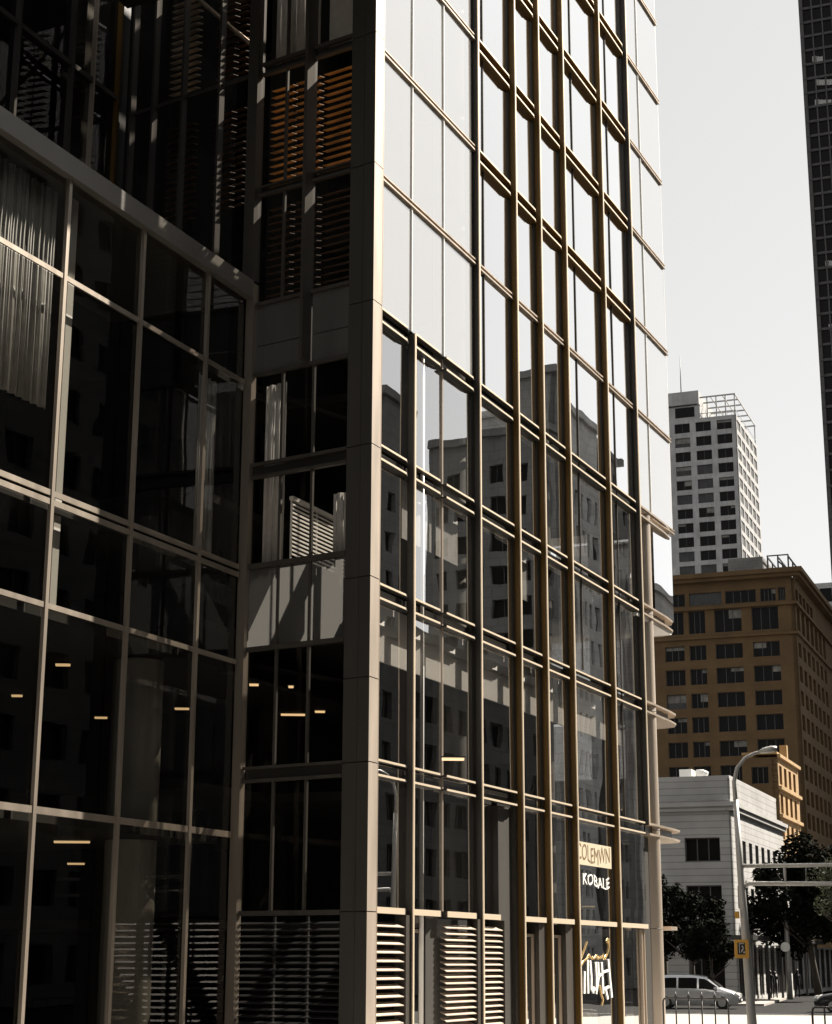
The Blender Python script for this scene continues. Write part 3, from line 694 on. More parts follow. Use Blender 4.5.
for y in (0, 2.9, 5.8): b.box(ID, .3, 27.2, y, y + .2, zt - .05, zt + .25)
b.box(ID, .0, 27.3, .0, .1, zb + 1.0, zb + 1.15); b.box(ID, 0, .1, .1, 8.6, zb + 1.0, zb + 1.15)
for y in range(0, 9): b.box(ID, .02, .08, y, y + .06, zb, zb + 1)
b.build('pergola', M['towerconc'], wt)
b = MB(); z0 = zz(388, 400); b.tube([(2, 13.4, z0), (2, 13.4, z0 + 4), (2, 13.4, z0 + 10)], [.14, .1, .05], 8); b.box(ID, 1.6, 2.4, 13.35, 13.45, z0 + 4, z0 + 4.2); b.build('roof_mast', M['darksteel'], wt)

# brown office block
c = at(793, 570, 235); d = 235
bb, FLb, FRb = rootfr(c, g21, 'dark brown masonry office block with heavy cornice and rows of black windows', 'office building', 'brown_block')
ZB = lambda y: zz(y, d, 780)
rows = [(ZB(y1), ZB(y0)) for y0, y1 in ((605, 628), (640, 655), (664, 680), (689, 704), (713, 729), (738, 754), (763, 779), (788, 804), (812, 828))]
cols = [(2.3, 5.9), (7.3, 11.0), (12.3, 14.6), (15.3, 18.0)]
facade(bb, FLb, 0, 24, 0, ZB(603), cols, rows, .55, M['brownstone'], 2)
cr = [(1.4 + 4.1 * k, 4.0 + 4.1 * k) for k in range(7)]
facade(bb, FRb, 0, 60, 0, ZB(603), cr, rows, .55, M['brownstone'], 1)
facade(bb, FLb, .4, 24, ZB(603) + .0, ZB(577), [(1.2 , 2.2), (2.5, 4.6), (5.2, 9.4), (9.9, 14.4), (15, 19)], [(ZB(601) + .2, ZB(587))], .45, M['brownstone'], 3)
facade(bb, FRb, .6, 59.5, ZB(603), ZB(577), [(1.0 + 3.3 * k, 3.4 + 3.3 * k) for k in range(5)], [(ZB(601) + .2, ZB(587))], .45, M['brownstone'], 1)
core(bb, 60, 24, ZB(577), M['brownstone'], .62)
b = MB()
for z0, z1, p in ((ZB(577), ZB(573.5), .9), (ZB(573.5), ZB(569), 1.3), (ZB(604.5), ZB(601.5), .35), (ZB(634), ZB(631.5), .3)):
    b.box(ID, -p, 60, -p, .002, z0, z1); b.box(ID, -p, .002, .003, 24, z0, z1)
b.build('cornice', M['brownstone'], bb)
b = MB(); b.box(ID, .5, 59.5, .5, 23.5, ZB(577), ZB(574)); b.build('roof', M['greypanel'], bb)
b = MB(); b.box(ID, 1, 12, 4.2, 9.0, ZB(575), ZB(553)); b.build('roof_plant_room', M['greystone'], bb)
b = MB()
zr = ZB(572)
for x in (2, 6, 10):
    for y in (.8, 2.2, 3.6): b.box(ID, x, x + .2, y, y + .2, zr, zr + 2.6)
for y in (.8, 2.2, 3.6): b.box(ID, 2, 10.2, y + .02, y + .18, zr + 2.6, zr + 2.8)
b.box(ID, 1.9, 2.1, .8, 3.8, zr + 2.8, zr + 2.95)
b.tube([(2, .3, zr), (2, 2.2, zr + 2)], .12, 6); b.box(ID, 3, 9, 1.5, 4.5, zr, zr + 1.4)
b.build('roof_frame', M['darksteel'], bb)
# lower tan wing whose end catches the sun
c = at(777, 756, 190); d = 190
tw, FLw, FRw = rootfr(c, g21, 'small tan stone building end lit orange by the sun, in front of the brown block', 'building', 'stone_building')
ZW = lambda y: zz(y, d, 780)
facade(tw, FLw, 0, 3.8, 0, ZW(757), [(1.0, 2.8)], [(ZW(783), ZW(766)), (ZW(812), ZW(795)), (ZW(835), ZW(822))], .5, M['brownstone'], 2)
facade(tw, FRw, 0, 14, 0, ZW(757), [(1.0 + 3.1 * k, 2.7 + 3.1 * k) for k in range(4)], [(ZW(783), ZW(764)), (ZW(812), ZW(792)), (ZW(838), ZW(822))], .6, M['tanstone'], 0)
core(tw, 14, 3.8, ZW(757), M['tanstone'], .65)
b = MB()
for y in (757, 789, 817): b.box(ID, -.0, 14.1, -.35, -.002, ZW(y), ZW(y) + .35)
b.build('cornice', M['tanstone'], tw)
b = MB(); b.box(ID, 0, 14, 0, 3.8, ZW(757) + .36, ZW(757) + .6); b.box(ID, 8, 8.8, .2, 1, ZW(757) + .6, ZW(757) + 2.2); b.build('roof', M['tanstone'], tw)
# pale slab block, far right
c = at(812, 583, 320); fb, FLf, FRf = rootfr(c + Vector((-6, 3, 0)), g111.copy() if False else g21, 'pale banded office slab just showing above the brown cornice at the right edge', 'office building', 'office_slab')
b = MB(); z = c.z
FFf = Fr((0, 0), (0, -1), (-1, 0))
for k in range(4): b.box(ID, 0, 20, -30, 8, z - 3.6 * k - 1.0, z - 3.6 * k); 
b.build('wall', M['palestone'], fb)
for k in range(5):
    g = MB(); g.box(ID, .2, 19.8, -29.8, 7.8, z - 3.6 * k - 3.6, z - 3.6 * k - 1.0, 0)
    for j in range(16): g.box(ID, -.02, .18, -29.5 + 2.4 * j, -29.3 + 2.4 * j, z - 3.6 * k - 3.6, z - 3.6 * k - 1.0, 1)
    g.build('window', [M['farglass'], M['palestone']], fb)
b = MB(); b.box(ID, .5, 19.5, -29.5, 7.5, 0, z - 18); b.build('wall', M['palestone'], fb)

# dark tower, right edge
c = at(812.5, 228, 165)
dt = thing('dark_tower', 'very tall dark gridded tower cut by the right edge of the picture', 'tower', (c.x, c.y, 0), math.atan2(g21.y, g21.x))
b = MB(); b.box(ID, 0, 18, -24, 0, 0, 125); b.build('core', M['farglass'], dt)
b = MB()
fl = 1.6
for k in range(78): b.box(ID, -.12, -.002, -23.9, -.1, fl * k, fl * k + .28)
b.build('floor_band', M['darkcurtain'], dt)
b = MB()
for k in range(24): b.box(ID, -.14, -.002, -.12 - 1. * k - .14, -.12 - 1. * k, 0, 125) if k else b.box(ID, -.22, -.001, -.3, 0.05, 0, 125)
b.build('mullion', M['darkcurtain'], dt)
b = MB(); b.box(ID, .002, 18, .002, .12, 0, 125); b.build('side_wall', M['darkcurtain'], dt)
b = MB()
for zf, k0, k1 in ((228 - 174, 1, 4), (228 - 137, 1, 4), (110, 1, 4)):
    pass
M['blindpane'] = mat('blindpane', (.28, .28, .27), .6)
for y, xs in ((66, (803, 807.5, 812, 816.5)), (89, (810, 814.5, 819, 823, 827)), (109, (806, 811, 816, 821, 826)), (269, (819, 823, 827.5)), (332, (821, 826, 830))):
    for x in xs:
        b = MB(); pq = at(x, y, 166); dl = Vector((pq.x - c.x, pq.y - c.y)); yy = -dl.length
        b.box(ID, -.10, -.003, yy - .36, yy + .02, pq.z - .30, pq.z + .30)
        b.build('blind', M['blindpane'], dt)

# white low corner building
BL[0] = 0
c = at(729, 777, 112); d = 112
wl, FLl, FRl = rootfr(c, g21, 'low white stone corner building with banded joints and flat parapet behind the street lamp', 'building', 'corner_building')
ZL = lambda y: zz(y, d, 725)
zc = ZL(806)
facade(wl, FLl, 0, 12, 0, zc, [(.75, 3.0), (5, 7.3), (8.4, 10.6)], [(ZL(861), ZL(837)), (ZL(908), ZL(885)), (.6, ZL(945))], .35, M['whitestone'], 2)
facade(wl, FRl, 0, 20, 3.9, zc, [(1.3 + 2.3 * k, 2.5 + 2.3 * k) for k in range(8)], [(ZL(861), ZL(837)), (ZL(908), ZL(885))], .12, M['whitestone'], 0)
facade(wl, FRl, 0.005, 20, 0, 3.896, [(.75 + 2.3 * k, 2.45 + 2.3 * k) for k in range(8)], [(.2, 3.4)], .10, M['whitestone'], 1, 'shop_window')
facade(wl, FLl, .12, 11.9, zc + .45, ZL(778), [(.95, 1.85), (2.05, 2.95), (4.8, 5.8), (6.0, 7)], [(ZL(808) + .6, ZL(799))], .3, M['whitestone'], 1)
facade(wl, FRl, .12, 17.5, zc + .45, ZL(778), [(1.0 + 1.9 * k, 2.2 + 1.9 * k) for k in range(8)], [(ZL(808) + .6, ZL(799))], .3, M['whitestone'], 1)
core(wl, 20, 12, ZL(778), M['whitestone'], .56)
b = MB(); b.box(ID, -.35, 20.3, -.35, -.002, zc, zc + .25); b.box(ID, -.35, -.002, -.0, 12, zc, zc + .25)
b.box(ID, -.22, 20.2, -.22, -.003, zc - .28, zc - .003); b.box(ID, -.22, -.003, -.003, 12, zc - .28, zc - .003)
b.box(ID, .0, 17.6, .0, .118, ZL(778), ZL(778) + .18); b.box(ID, .0, .118, .119, 12, ZL(778), ZL(778) + .18); b.build('cornice', M['whitestone'], wl)
b = MB(); b.box(ID, .0, 20, .0, 12, zc + .252, zc + .449); b.box(ID, .4, 17.2, .4, 11.6, ZL(778) - .1, ZL(778) - .02); b.build('roof', M['whitestone'], wl)
b = MB(); b.box(ID, 1, 2.2, 2.6, 3.4, ZL(778), ZL(778) + .75); b.tube([(1.6, 2.4, ZL(778) + .55), (1.6, 2.0, ZL(778) + .55), (1.6, 1.7, ZL(778) + .4)], .22, 10); b.build('roof_vent', M['whitepaint'], wl)
# canopy over the pavement
b = MB(); b.box(ID, -1.3, 30, -1.3, -.4, 3.62, 3.9); b.box(ID, -1.3, -.4, -.4, 9, 3.62, 3.9); cn = b.build('canopy', M['darksteel'], wl)
for k in range(6):
    b = MB(); b.box(ID, -.9 + 5.3 * k, -.75 + 5.3 * k, -1.2, -1.05, 0, 3.62); b.build('post', M['darksteel'], cn)
# next building along that street
nb = thing('shop_building', 'low pale shop building with tall pilasters, seen under the dark tree', 'building', (c.x + g21.x * 20.4, c.y + g21.y * 20.4, 0), math.atan2(g21.y, g21.x))
F0 = Fr((0, 0), (1, 0), (0, -1))
facade(nb, F0, 0, 40, 0, 7.6, [(.8 + 2.9 * k, 3.0 + 2.9 * k) for k in range(13)], [(.3, 3.3), (4.4, 6.6)], .12, M['palestone'], 1)
b = MB(); b.box(ID, .55, 39.4, .55, 12, 0, 7.5); b.build('core', M['palestone'], nb)
b = MB(); b.box(ID, -.02, 40.2, -.3, .5, 7.6, 8.0); b.build('cornice', M['palestone'], nb)
b = MB(); b.box(ID, 1, 39, -.6, -.52, 3.4, 4.1); b.build('shop_fascia', M['tanstone'], nb)

# opposite side of the street: what the glass mirrors
def block(name, label, t0, t1, n0, n1, h, wall, colw, gap, fh, wh, base=0, group=None):
    o = P0 + dR * t0 + nR * n0
    r = thing(name, label, 'building', (o.x, o.y, 0), ANG, group)
    L = t1 - t0
    fr1 = Fr((L, 0), (-1, 0), (0, 1)); fr2 = Fr((0, 0), (0, -1), (-1, 0))
    D = n1 - n0
    for fr, W_ in ((fr1, L), (fr2, D)):
        n = int((W_ - gap) / (colw + gap)); off = (W_ - n * colw - (n - 1) * gap) / 2
        cols = [(off + k * (colw + gap), off + k * (colw + gap) + colw) for k in range(n)]
        rows = []; z = 1.2
        while z + wh < h - 1: rows.append((z, z + wh)); z += fh
        mb = MB(); facade(r, fr, 0, W_, 0, h, cols, rows, .4, wall, 1, merge=mb); wo = mb.build('window', [M['farglass'], M['farframe']], r); wo['kind'] = 'stuff'
    b = MB(); b.box(ID, .5, L - .5, -D + .5, -.5, 0, h - .3); b.build('core', wall, r)
    b = MB(); b.box(ID, -.4, L + .4, -.3, .4, h, h + .7); b.box(ID, -.4, 0, -D, -.301, h, h + .7); b.build('cornice', wall, r)
    return r
block('city_building', 'grey stone block with dark window bands across the street, mirrored in the left glass', 26, 50, 30, 50, 46, M['greystone'], 2.2, 1.6, 3.8, 1.9)
block('city_building', 'grey gridded tower across the street, its narrow side mirrored in the lower panes', 104, 107.9, 34, 45.5, 49, M['greystone'], 1.75, .75, 3.1, 1.75)
block('city_building', 'taller pale slab with few windows rising just behind the mirrored gridded tower', 108.2, 110, 35, 39, 56, M['greystone'], 1.0, 2.2, 3.4, 1.5)
block('city_building', 'pale ornate block with narrow windows mirrored in the wide shop bay', 110.3, 119, 34, 43, 53, M['palestone'], .9, .8, 3.5, 2.3)
block('city_building', 'dark narrow tower at the right of the mirrored row', 120, 128, 34, 46, 52, M['greystone'], 1.2, 1.0, 3.4, 1.7)
block('city_building', 'lower pale block at the far end of the mirrored row', 130, 160, 34, 50, 40, M['palestone'], 1.6, 1.2, 3.4, 1.7)
block('city_building', 'low grey street block in front of the mirrored towers', 58, 103, 34, 52, 25, M['darkblock'], 1.8, 1.2, 3.6, 1.9)
block('city_building', 'slim dark tower mirrored in the pane beside the corner pillar', 86, 92, 41.8, 46, 48, M['greystone'], 1.2, 1.0, 3.4, 1.7)
block('city_building', 'added grey office block opposite the photographer, out of view, dimming the sky light', -75, 23, 30, 50, 44, M['greystone'], 2.2, 1.6, 3.8, 1.9)  # added beside the camera to cut sky light on the building
block('city_building', 'added grey office block behind the photographer, dimming the sky light', -95, -46, -28, -3, 40, M['greystone'], 2.2, 1.6, 3.8, 1.9)  # added behind the camera, also to lower the sky light
# added unseen block beyond the cross street, sized to shade the brown building's flank
sb = thing('city_building', 'added plain block across from the brown office building, shading its flank', 'building', (92, 262, 0), math.atan2(g21.y, g21.x))
b = MB(); b.box(ID, -12, 60, -25, 0, 0, 102); b.build('wall', M['greystone'], sb)

# ================================================================== trees
def tree(name, label, base, h, cz, rx, ry, rz, nleaf, size, leaf, seed, group=None, lean=0):
    rnd = random.Random(seed); t = thing(name, label, 'tree', (base[0], base[1], 0), 0, group)
    b = MB(); top = cz - rz * .1
    b.tube([(0, 0, 0), (lean * .3, .05, top * .35), (lean * .7, -.05, top * .7), (lean, 0, top)], [h * .028, h * .02, h * .015, h * .008], 9)
    for k in range(9):
        a = rnd.random() * 6.28; z0 = top * (.45 + .5 * rnd.random()); l_ = .75
        b.tube([(lean * z0 / top, 0, z0), (lean + rx * .4 * math.cos(a), ry * .4 * math.sin(a), z0 + rz * .3), (lean + rx * l_ * math.cos(a), ry * l_ * math.sin(a), z0 + rz * .6)], [h * .009, h * .006, h * .002], 6)
    b.build('trunk', M['bark'], t)
    c_ = MB(); cl = []
    for k in range(26):
        while True:
            p = Vector((rnd.uniform(-1, 1), rnd.uniform(-1, 1), rnd.uniform(-1, 1)))
            if p.length < 1: break
        p = p.normalized() * (p.length ** .4) * .8
        cl.append((Vector((p.x * rx + lean, p.y * ry, p.z * rz + cz)), rnd.uniform(.22, .42)))
    for i in range(nleaf):
        q, r_ = cl[rnd.randrange(len(cl))]
        d_ = Vector((rnd.gauss(0, 1), rnd.gauss(0, 1), rnd.gauss(0, 1))).normalized() * (rnd.random() ** .45) * r_
        p = q + Vector((d_.x * rx, d_.y * ry, d_.z * rz))
        e = Vector((rnd.gauss(0, 1), rnd.gauss(0, 1), rnd.gauss(0, .6))).normalized(); g = e.cross(Vector((rnd.gauss(0, 1), rnd.gauss(0, 1), rnd.gauss(0, 1)))).normalized()
        s_ = size * rnd.uniform(.6, 1.3)
        c_.face([p - e * s_, p + g * s_ * .45, p + e * s_, p - g * s_ * .45])
    c_.build('crown', leaf, t)
    return t
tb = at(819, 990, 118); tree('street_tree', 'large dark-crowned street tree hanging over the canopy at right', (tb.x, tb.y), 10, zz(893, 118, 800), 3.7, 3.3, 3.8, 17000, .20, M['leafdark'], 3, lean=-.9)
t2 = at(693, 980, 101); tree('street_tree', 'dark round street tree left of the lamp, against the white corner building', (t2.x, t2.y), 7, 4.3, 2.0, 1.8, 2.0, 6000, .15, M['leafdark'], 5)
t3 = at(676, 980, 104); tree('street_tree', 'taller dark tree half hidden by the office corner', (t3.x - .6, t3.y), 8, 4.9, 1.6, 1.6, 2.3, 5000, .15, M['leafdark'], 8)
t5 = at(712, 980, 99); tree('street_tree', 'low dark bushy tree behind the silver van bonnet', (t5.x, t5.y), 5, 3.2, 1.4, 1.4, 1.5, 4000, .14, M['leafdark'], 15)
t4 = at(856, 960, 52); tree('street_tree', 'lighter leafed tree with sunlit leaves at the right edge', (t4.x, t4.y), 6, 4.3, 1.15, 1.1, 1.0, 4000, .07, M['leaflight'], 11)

# ================================================================== street furniture
# lamp post with curved arm
pd = 48
lb = ground(754, 1046); 
lamp = thing('street_lamp', 'tall grey street lamp with a curved arm over the crossing, bearing the yellow box', 'street lamp', (lb.x, lb.y, 0))
lb0 = Vector((lb.x, lb.y, 0)); pd = math.hypot(lb.x, lb.y)
def lp(x, y, dd=0): return at(x, y, pd + dd) - lb0
b = MB(); b.tube([(0, 0, 0), lp(751, 1010), lp(744, 915), lp(740, 865), lp(735.5, 800)], [.15, .135, .115, .10, .075], 16); b.build('pole', M['steel'], lamp)
b = MB(); b.tube([lp(735.5, 801), lp(734, 782), lp(737, 768), lp(745, 758), lp(755, 753), lp(762, 751.5)], [.07, .062, .055, .05, .045, .04], 10); b.build('arm', M['steel'], lamp)
b = MB(); b.tube([lp(758, 752.2), lp(764, 750.6), lp(772, 749), lp(777, 748.2)], [.04, .085, .10, .06], 12); b.build('lamp_head', M['steel'], lamp)
b = MB(); b.tube([(0, 0, 0), (0, 0, .25)], [.26, .22], 16); b.build('base', M['steel'], lamp)
# gantry with two horizontal arms
gt = thing('signal_gantry', 'pair of horizontal grey gantry bars reaching right from the street lamp', 'gantry', (lb.x, lb.y, 0))
b = MB(); b.tube([lp(742, 866), lp(790, 865.5, -1), lp(860, 864.5, -3)], .06, 10); b.build('upper_bar', M['steel'], gt)
b = MB(); b.tube([lp(743, 887), lp(749, 883.5), lp(790, 883.5, -1), lp(860, 884, -3)], .065, 10); b.build('lower_bar', M['steel'], gt)
b = MB(); b.tube([lp(785, 862, -.9), lp(785.5, 884, -.9)], .035, 8); b.tube([lp(806, 866, -1.2), lp(806, 883, -1.2)], .012, 6); b.build('strut', M['steel'], gt)
# yellow button / sign boxes
def pbox(pc, w_, h_, dd, name, label, ins):
    o = thing(name, label, 'sign', pc, R(-8))
    b = MB(); b.box(ID, -w_ / 2, w_ / 2, -dd, 0, -h_ / 2, h_ / 2); b.build('housing', M['orange_sign'], o)
    if ins:
        b = MB(); b.box(ID, -w_ * .30, w_ * .24, -dd - .008, -dd, -h_ * .30, h_ * .34); f = b.build('display', M['black'], o)
        b = MB(); x0 = -w_ * .02
        for a0, a1, z0, z1 in ((-.18, .16, .27, .30), (-.18, -.15, -.22, .27), (.0, .10, .12, .16), (.07, .11, -.04, .12), (-.02, .09, -.08, -.04), (-.03, .01, -.18, -.08), (.12, .2, -.22, -.14)):
            b.box(ID, a0 * w_, a1 * w_, -dd - .014, -dd - .009, z0 * h_, z1 * h_)
        b.build('symbol', M['whitepaint'], f)
    return o
pbox(at(741.5, 949, pd - .28), .40, .52, .16, 'signal_box', 'yellow framed square box with a small dark display, on the lamp post', True)
pbox(at(737, 915, pd - .1), .13, .2, .12, 'signal_box', 'small yellow box clamped high on the left of the lamp post', False)
# farther pole
fp = ground(790, 999.5); p_ = thing('signal_pole', 'thin grey pole with a round disc behind the lamp, near the pedestrians', 'pole', (fp.x, fp.y, 0))
fd = math.hypot(fp.x, fp.y)
b = MB(); b.tube([(0, 0, 0), at(787.5, 950, fd) - Vector((fp.x, fp.y, 0)), at(785, 885, fd) - Vector((fp.x, fp.y, 0)), at(784.5, 868, fd) - Vector((fp.x, fp.y, 0))], [.2, .17, .12, .1], 12); b.build('pole', M['steel'], p_)
q = at(785, 947, fd - .3) - Vector((fp.x, fp.y, 0)); b = MB(); b.tube([q, q + Vector((0, -.12, 0))], .30, 20); b.build('disc', M['whitepaint'], p_)
# barriers
def hoop(x0, x1, ytop, dd, zt, label, posts, finial):
    pA = at(x0, ytop, dd); pB = at(x1, ytop, dd - 1.2)
    o = thing('railing', label, 'railing', (pA.x, pA.y, 0), math.atan2(pB.y - pA.y, pB.x - pA.x))
    W_ = (pB.xy - pA.xy).length
    b = MB(); rr = .12; b.tube([(0, 0, 0), (0, 0, zt - rr), (rr * .3, 0, zt - rr * .3), (rr, 0, zt), (W_ - rr, 0, zt), (W_ - rr * .3, 0, zt - rr * .3), (W_, 0, zt - rr), (W_, 0, 0)], .03, 8); b.build('frame', M['darksteel'], o)
    for k in range(posts):
        x = W_ * (k + 1) / (posts + 1); b = MB(); b.tube([(x, 0, 0), (x, 0, zt - .01)], .024, 8)
        if finial: b.tube([(x, 0, zt), (x, 0, zt + .05), (x, 0, zt + .09), (x, 0, zt + .2)], [.03, .05, .03, .005], 8)
        b.build('post', M['darksteel'], o)
    b = MB(); b.tube([(0.03, 0, .35), (W_ - .03, 0, .35)], .015, 6); b.build('rail', M['darksteel'], o)
hoop(663, 728, 998, 57, zz(998, 57, 700), 'dark railing with finials in front of the silver van', 4, True)
hoop(812, 862, 1007, 50, zz(1007, 50, 820), 'dark hooped barrier at the bottom right corner', 3, False)

# ================================================================== vehicles
def car(name, label, front, head, paint, st, glass_rows, L, W_):
    """st: list of (x, zbottom, zbelt, zroof, halfwidth_belt, halfwidth_roof) rear to front"""
    o = thing(name, label, 'car', (front[0], front[1], -.13), head)
    b = MB(); rings = []
    for (x, zb, zt, zr, hb, hr) in st:
        rings.append([(x, -hb * .94, zb), (x, -hb, zb + .22), (x, -hb, zt - .1), (x, -hb * .97, zt), (x, -hr, zr - .05), (x, -hr * .86, zr), (x, 0, zr + .02),
                      (x, hr * .86, zr), (x, hr, zr - .05), (x, hb * .97, zt), (x, hb, zt - .1), (x, hb, zb + .22), (x, hb * .94, zb)])
    n = len(rings[0])
    for r_ in rings: b.v += r_
    for i in range(len(rings) - 1):
        for k in range(n - 1):
            b.f.append((i * n + k, i * n + k + 1, (i + 1) * n + k + 1, (i + 1) * n + k)); b.m.append(0); b.sm.append(True)
    b.f.append(tuple(range(n))); b.m.append(0); b.sm.append(False)
    b.f.append(tuple((len(rings) - 1) * n + k for k in range(n - 1, -1, -1))); b.m.append(0); b.sm.append(False)
    b.build('body', paint, o)
    def lerp(x):
        for a, c in zip(st[:-1], st[1:]):
            if a[0] <= x <= c[0]:
                t = (x - a[0]) / (c[0] - a[0]); return [a[k] + (c[k] - a[k]) * t for k in range(6)]
        return st[-1]
    for sgn in (-1, 1):
        for x0, x1 in glass_rows:
            g = MB(); N = 6; prev = None
            for k in range(N + 1):
                x = x0 + (x1 - x0) * k / N; _, _, zt, zr, hb, hr = lerp(x)
                if zr - zt < .12: continue
                f0, f1 = .08, .86
                a = (x, sgn * (hb * .97 + (hr - hb * .97) * f0 + .012), zt + (zr - .05 - zt) * f0); c = (x, sgn * (hb * .97 + (hr - hb * .97) * f1 + .012), zt + (zr - .05 - zt) * f1)
                if prev: g.face([prev[0], a, c, prev[1]] if sgn < 0 else [prev[1], c, a, prev[0]])
                prev = (a, c)
            g.build('side_window', M['farglass'], o)
    # windscreen: between last roof station and bonnet
    rs = [s_ for s_ in st if s_[3] - s_[2] > .5][-1]; nx = st[st.index(rs) + 1]
    g = MB(); e = .02
    g.face([(rs[0] + .1, -rs[5] * .86, rs[3] - .03 + e), (nx[0] - .03, -nx[5] * .9, nx[3] + .05 + e), (nx[0] - .03, nx[5] * .9, nx[3] + .05 + e), (rs[0] + .1, rs[5] * .86, rs[3] - .03 + e)]); g.build('windscreen', M['farglass'], o)
    for x in (st[0][0] + .85, -.9):
        for sgn in (-1, 1):
            y = sgn * (W_ / 2 - .12); t = MB(); t.tube([(x, y - .11, .33), (x, y + .11, .33)], .33, 24); wo = t.build('wheel', M['tyre'], o)
            t = MB(); t.tube([(x, y + sgn * .10, .33), (x, y + sgn * .125, .33)], .21, 18); t.build('rim', M['steel'], wo)
    for sgn in (-1, 1):
        h = MB(); h.tube([(-.22, sgn * (W_ / 2 - .18), .72), (-.02, sgn * (W_ / 2 - .32), .70)], [.13, .10], 10); h.build('headlight', M['lamp_glass'], o)
        h = MB(); xm = nx[0] - .25; h.tube([(xm, sgn * W_ / 2 * .93, nx[2] + .08), (xm - .02, sgn * (W_ / 2 + .1), nx[2] + .14)], [.04, .09], 8); h.build('mirror', paint, o)
    h = MB(); h.box(ID, st[-1][0] - .02, st[-1][0] + .03, -.5, .5, .38, .58); h.build('grille', M['black'], o)
    h = MB(); h.box(ID, st[-1][0] - .0, st[-1][0] + .045, -.26, .26, .42, .52); h.build('number_plate', M['whitepaint'], o)
    h = MB(); h.box(ID, (st[0][0] - 1) * .5 - .6, -1.5, W_ / 2 - .02, W_ / 2 - .01, .62, .64); h.build('door_trim', M['black'], o)
    return o
van_st = [(-4.75, .45, .98, 1.45, .80, .66), (-4.6, .28, 1.02, 1.68, .86, .70), (-3.6, .22, 1.02, 1.76, .90, .72), (-2.4, .22, 1.00, 1.76, .91, .72), (-1.75, .22, .98, 1.68, .91, .70), (-.95, .22, .94, 1.08, .90, .78), (-.35, .24, .82, .92, .86, .76), (-.05, .3, .66, .74, .74, .66), (.03, .34, .52, .6, .62, .55)]
vf = ground(741, 1009, -.13)
car('minivan', 'silver people carrier crossing left to right behind the railing', (vf.x, vf.y), R(-16), M['carsilver'], van_st, ((-4.3, -3.3), (-3.2, -2.2), (-2.1, -1.15)), 4.75, 1.82)
sed = [(-4.5, .4, .85, .95, .78, .7), (-4.3, .25, .9, 1.05, .84, .7), (-3.5, .22, .92, 1.3, .87, .62), (-2.9, .22, .92, 1.44, .88, .60), (-2.0, .22, .92, 1.44, .88, .60), (-1.2, .22, .9, 1.0, .87, .74), (-.4, .24, .78, .86, .84, .74), (-.05, .3, .6, .68, .74, .66), (.03, .34, .5, .58, .62, .55)]
cf = ground(817, 1012, -.13)
car('parked_car', 'black car cut by the right edge of the picture', (cf.x, cf.y), R(180 - 20), M['carblack'], sed, ((-3.6, -2.6), (-2.5, -1.4)), 4.5, 1.76)
cf2 = ground(749, 1002, -.13)
car('parked_car', 'dark car just ahead of the silver van, behind the lamp post', (cf2.x, cf2.y + 3), R(-12), M['carblack'], sed, ((-3.6, -2.6), (-2.5, -1.4)), 4.5, 1.76)

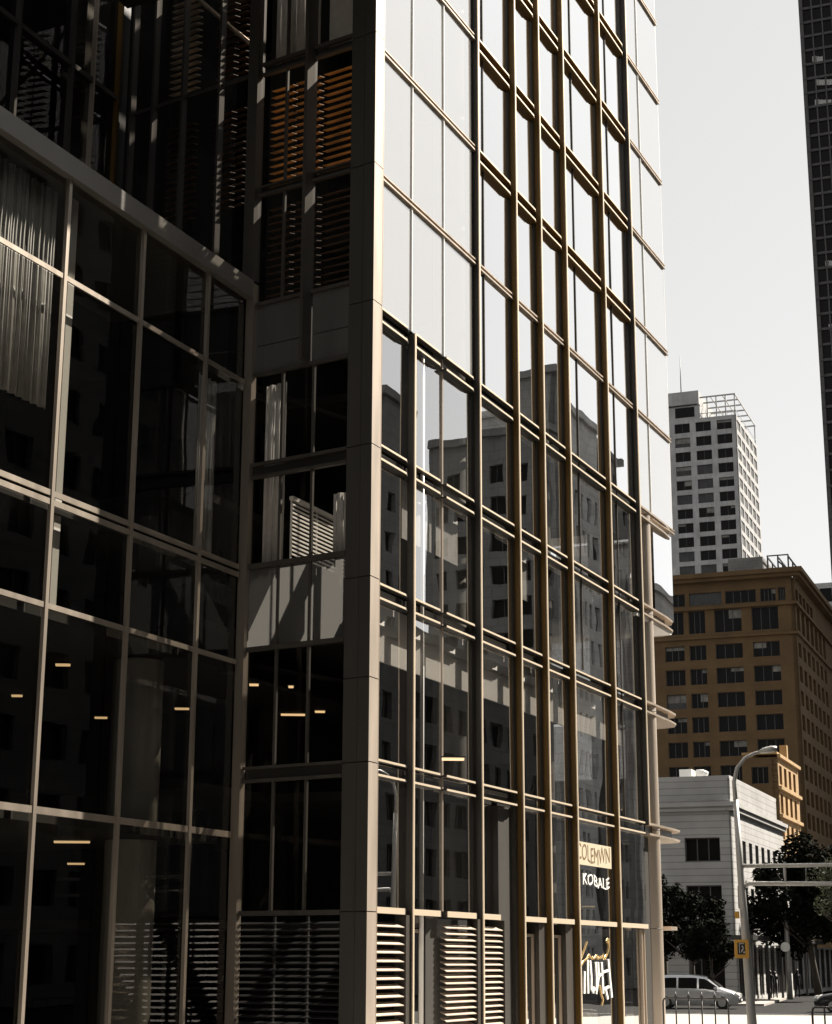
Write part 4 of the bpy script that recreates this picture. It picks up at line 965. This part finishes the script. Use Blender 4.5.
# ================================================================== people
def person(label, loc, face, stride, cloth, arm=.1, h=1.74):
    me = bpy.data.meshes.new('person'); k = h / 1.75
    V = [(0, 0, .95), (0, 0, 1.12), (0, .01, 1.36), (0, .0, 1.48), (0, -.01, 1.56), (0, -.015, 1.66), (0, -.01, 1.72),
         (.09, 0, .90), (.11, -stride * .5, .50), (.11, -stride * .9 + .03, .09), (.12, -stride * .9 - .12, .04),
         (-.09, 0, .90), (-.11, stride * .35, .50), (-.11, stride * .95, .10), (-.12, stride * .95 - .13, .04),
         (.19, 0, 1.42), (.25, arm * .6, 1.15), (.26, -arm * .6, .90), (.26, -arm * .9, .80),
         (-.19, 0, 1.42), (-.25, -arm * .6, 1.15), (-.26, arm * .4, .90), (-.26, arm * .6, .80)]
    E = [(0, 1), (1, 2), (2, 3), (3, 4), (4, 5), (5, 6), (0, 7), (7, 8), (8, 9), (9, 10), (0, 11), (11, 12), (12, 13), (13, 14), (2, 15), (15, 16), (16, 17), (17, 18), (2, 19), (19, 20), (20, 21), (21, 22)]
    Rr = [.15, .14, .16, .07, .075, .10, .07, .10, .065, .045, .04, .10, .065, .045, .04, .07, .048, .036, .035, .07, .048, .036, .035]
    me.from_pydata([tuple(c_ * k for c_ in v) for v in V], E, [])
    o = bpy.data.objects.new('person', me); COL.objects.link(o); o.location = (loc[0], loc[1], 0); o.rotation_euler = (0, 0, face)
    sk = o.modifiers.new('skin', 'SKIN'); sk.use_smooth_shade = True
    for i, r_ in enumerate(Rr): me.skin_vertices[0].data[i].radius = (r_ * k, r_ * k * (.75 if i < 3 else 1))
    me.skin_vertices[0].data[0].use_root = True
    ss = o.modifiers.new('sub', 'SUBSURF'); ss.levels = 2; ss.render_levels = 2
    me.materials.append(cloth)
    hb = MB(); hb.tube([(0, .01 * k, 1.60 * k), (0, .02 * k, 1.68 * k), (0, .015 * k, 1.76 * k), (0, .01, 1.79 * k)], [.085, .112, .085, .02], 12); hb.build('hair', M['black'], o)
    fb_ = MB(); fb_.tube([(0, -.07 * k, 1.58 * k), (0, -.085 * k, 1.64 * k), (0, -.075 * k, 1.71 * k)], [.05, .062, .045], 10)
    fb_.tube([(0, -.14 * k, 1.66 * k), (0, -.16 * k, 1.62 * k)], [.01, .018], 6); fb_.build('face', M['skin'], o)
    return tag(o, label, 'person', 'pedestrians under the canopy')
g1 = ground(771, 998.5); person('person in black striding beside a companion, between lamp post and thin pole', (g1.x, g1.y), R(150), .28, M['cloth_dark'])
g2 = ground(776.5, 998.5); person('person in dark clothes with arms down, right one of the walking pair', (g2.x, g2.y + .3), R(170), .14, M['cloth_dark'], .15, 1.68)
g3 = ground(798, 997.5); person('person in dark clothes standing just right of the thin pole', (g3.x, g3.y), R(200), .08, M['cloth_dark'], .05, 1.8)
# potted plants under the canopy
for i, (x, y, lb_) in enumerate(((700, 985, 'leafy pot plant in the shade left of the lamp post'), (758, 990, 'bright green pot plant by the canopy post'), (812, 988, 'dark shrub in a pot near the black car'))):
    gp = ground(x, y + 4); rnd = random.Random(i); t = thing('potted_plant', lb_, 'potted plant', (gp.x, gp.y, 0), 0, 'pot plants under the canopy')
    b = MB(); b.tube([(0, 0, 0), (0, 0, .5)], [.22, .3], 12); b.build('pot', M['concrete'], t)
    b = MB()
    for k in range(500):
        p = Vector((rnd.gauss(0, .25), rnd.gauss(0, .25), .85 + rnd.gauss(0, .22))); e = Vector((rnd.gauss(0, 1), rnd.gauss(0, 1), rnd.gauss(0, 1))).normalized() * .08; g = Vector((rnd.gauss(0, 1), rnd.gauss(0, 1), rnd.gauss(0, 1))).normalized() * .04
        b.face([p - e, p + g, p + e, p - g])
    b.build('foliage', M['leaflight'] if i == 1 else M['leafdark'], t)
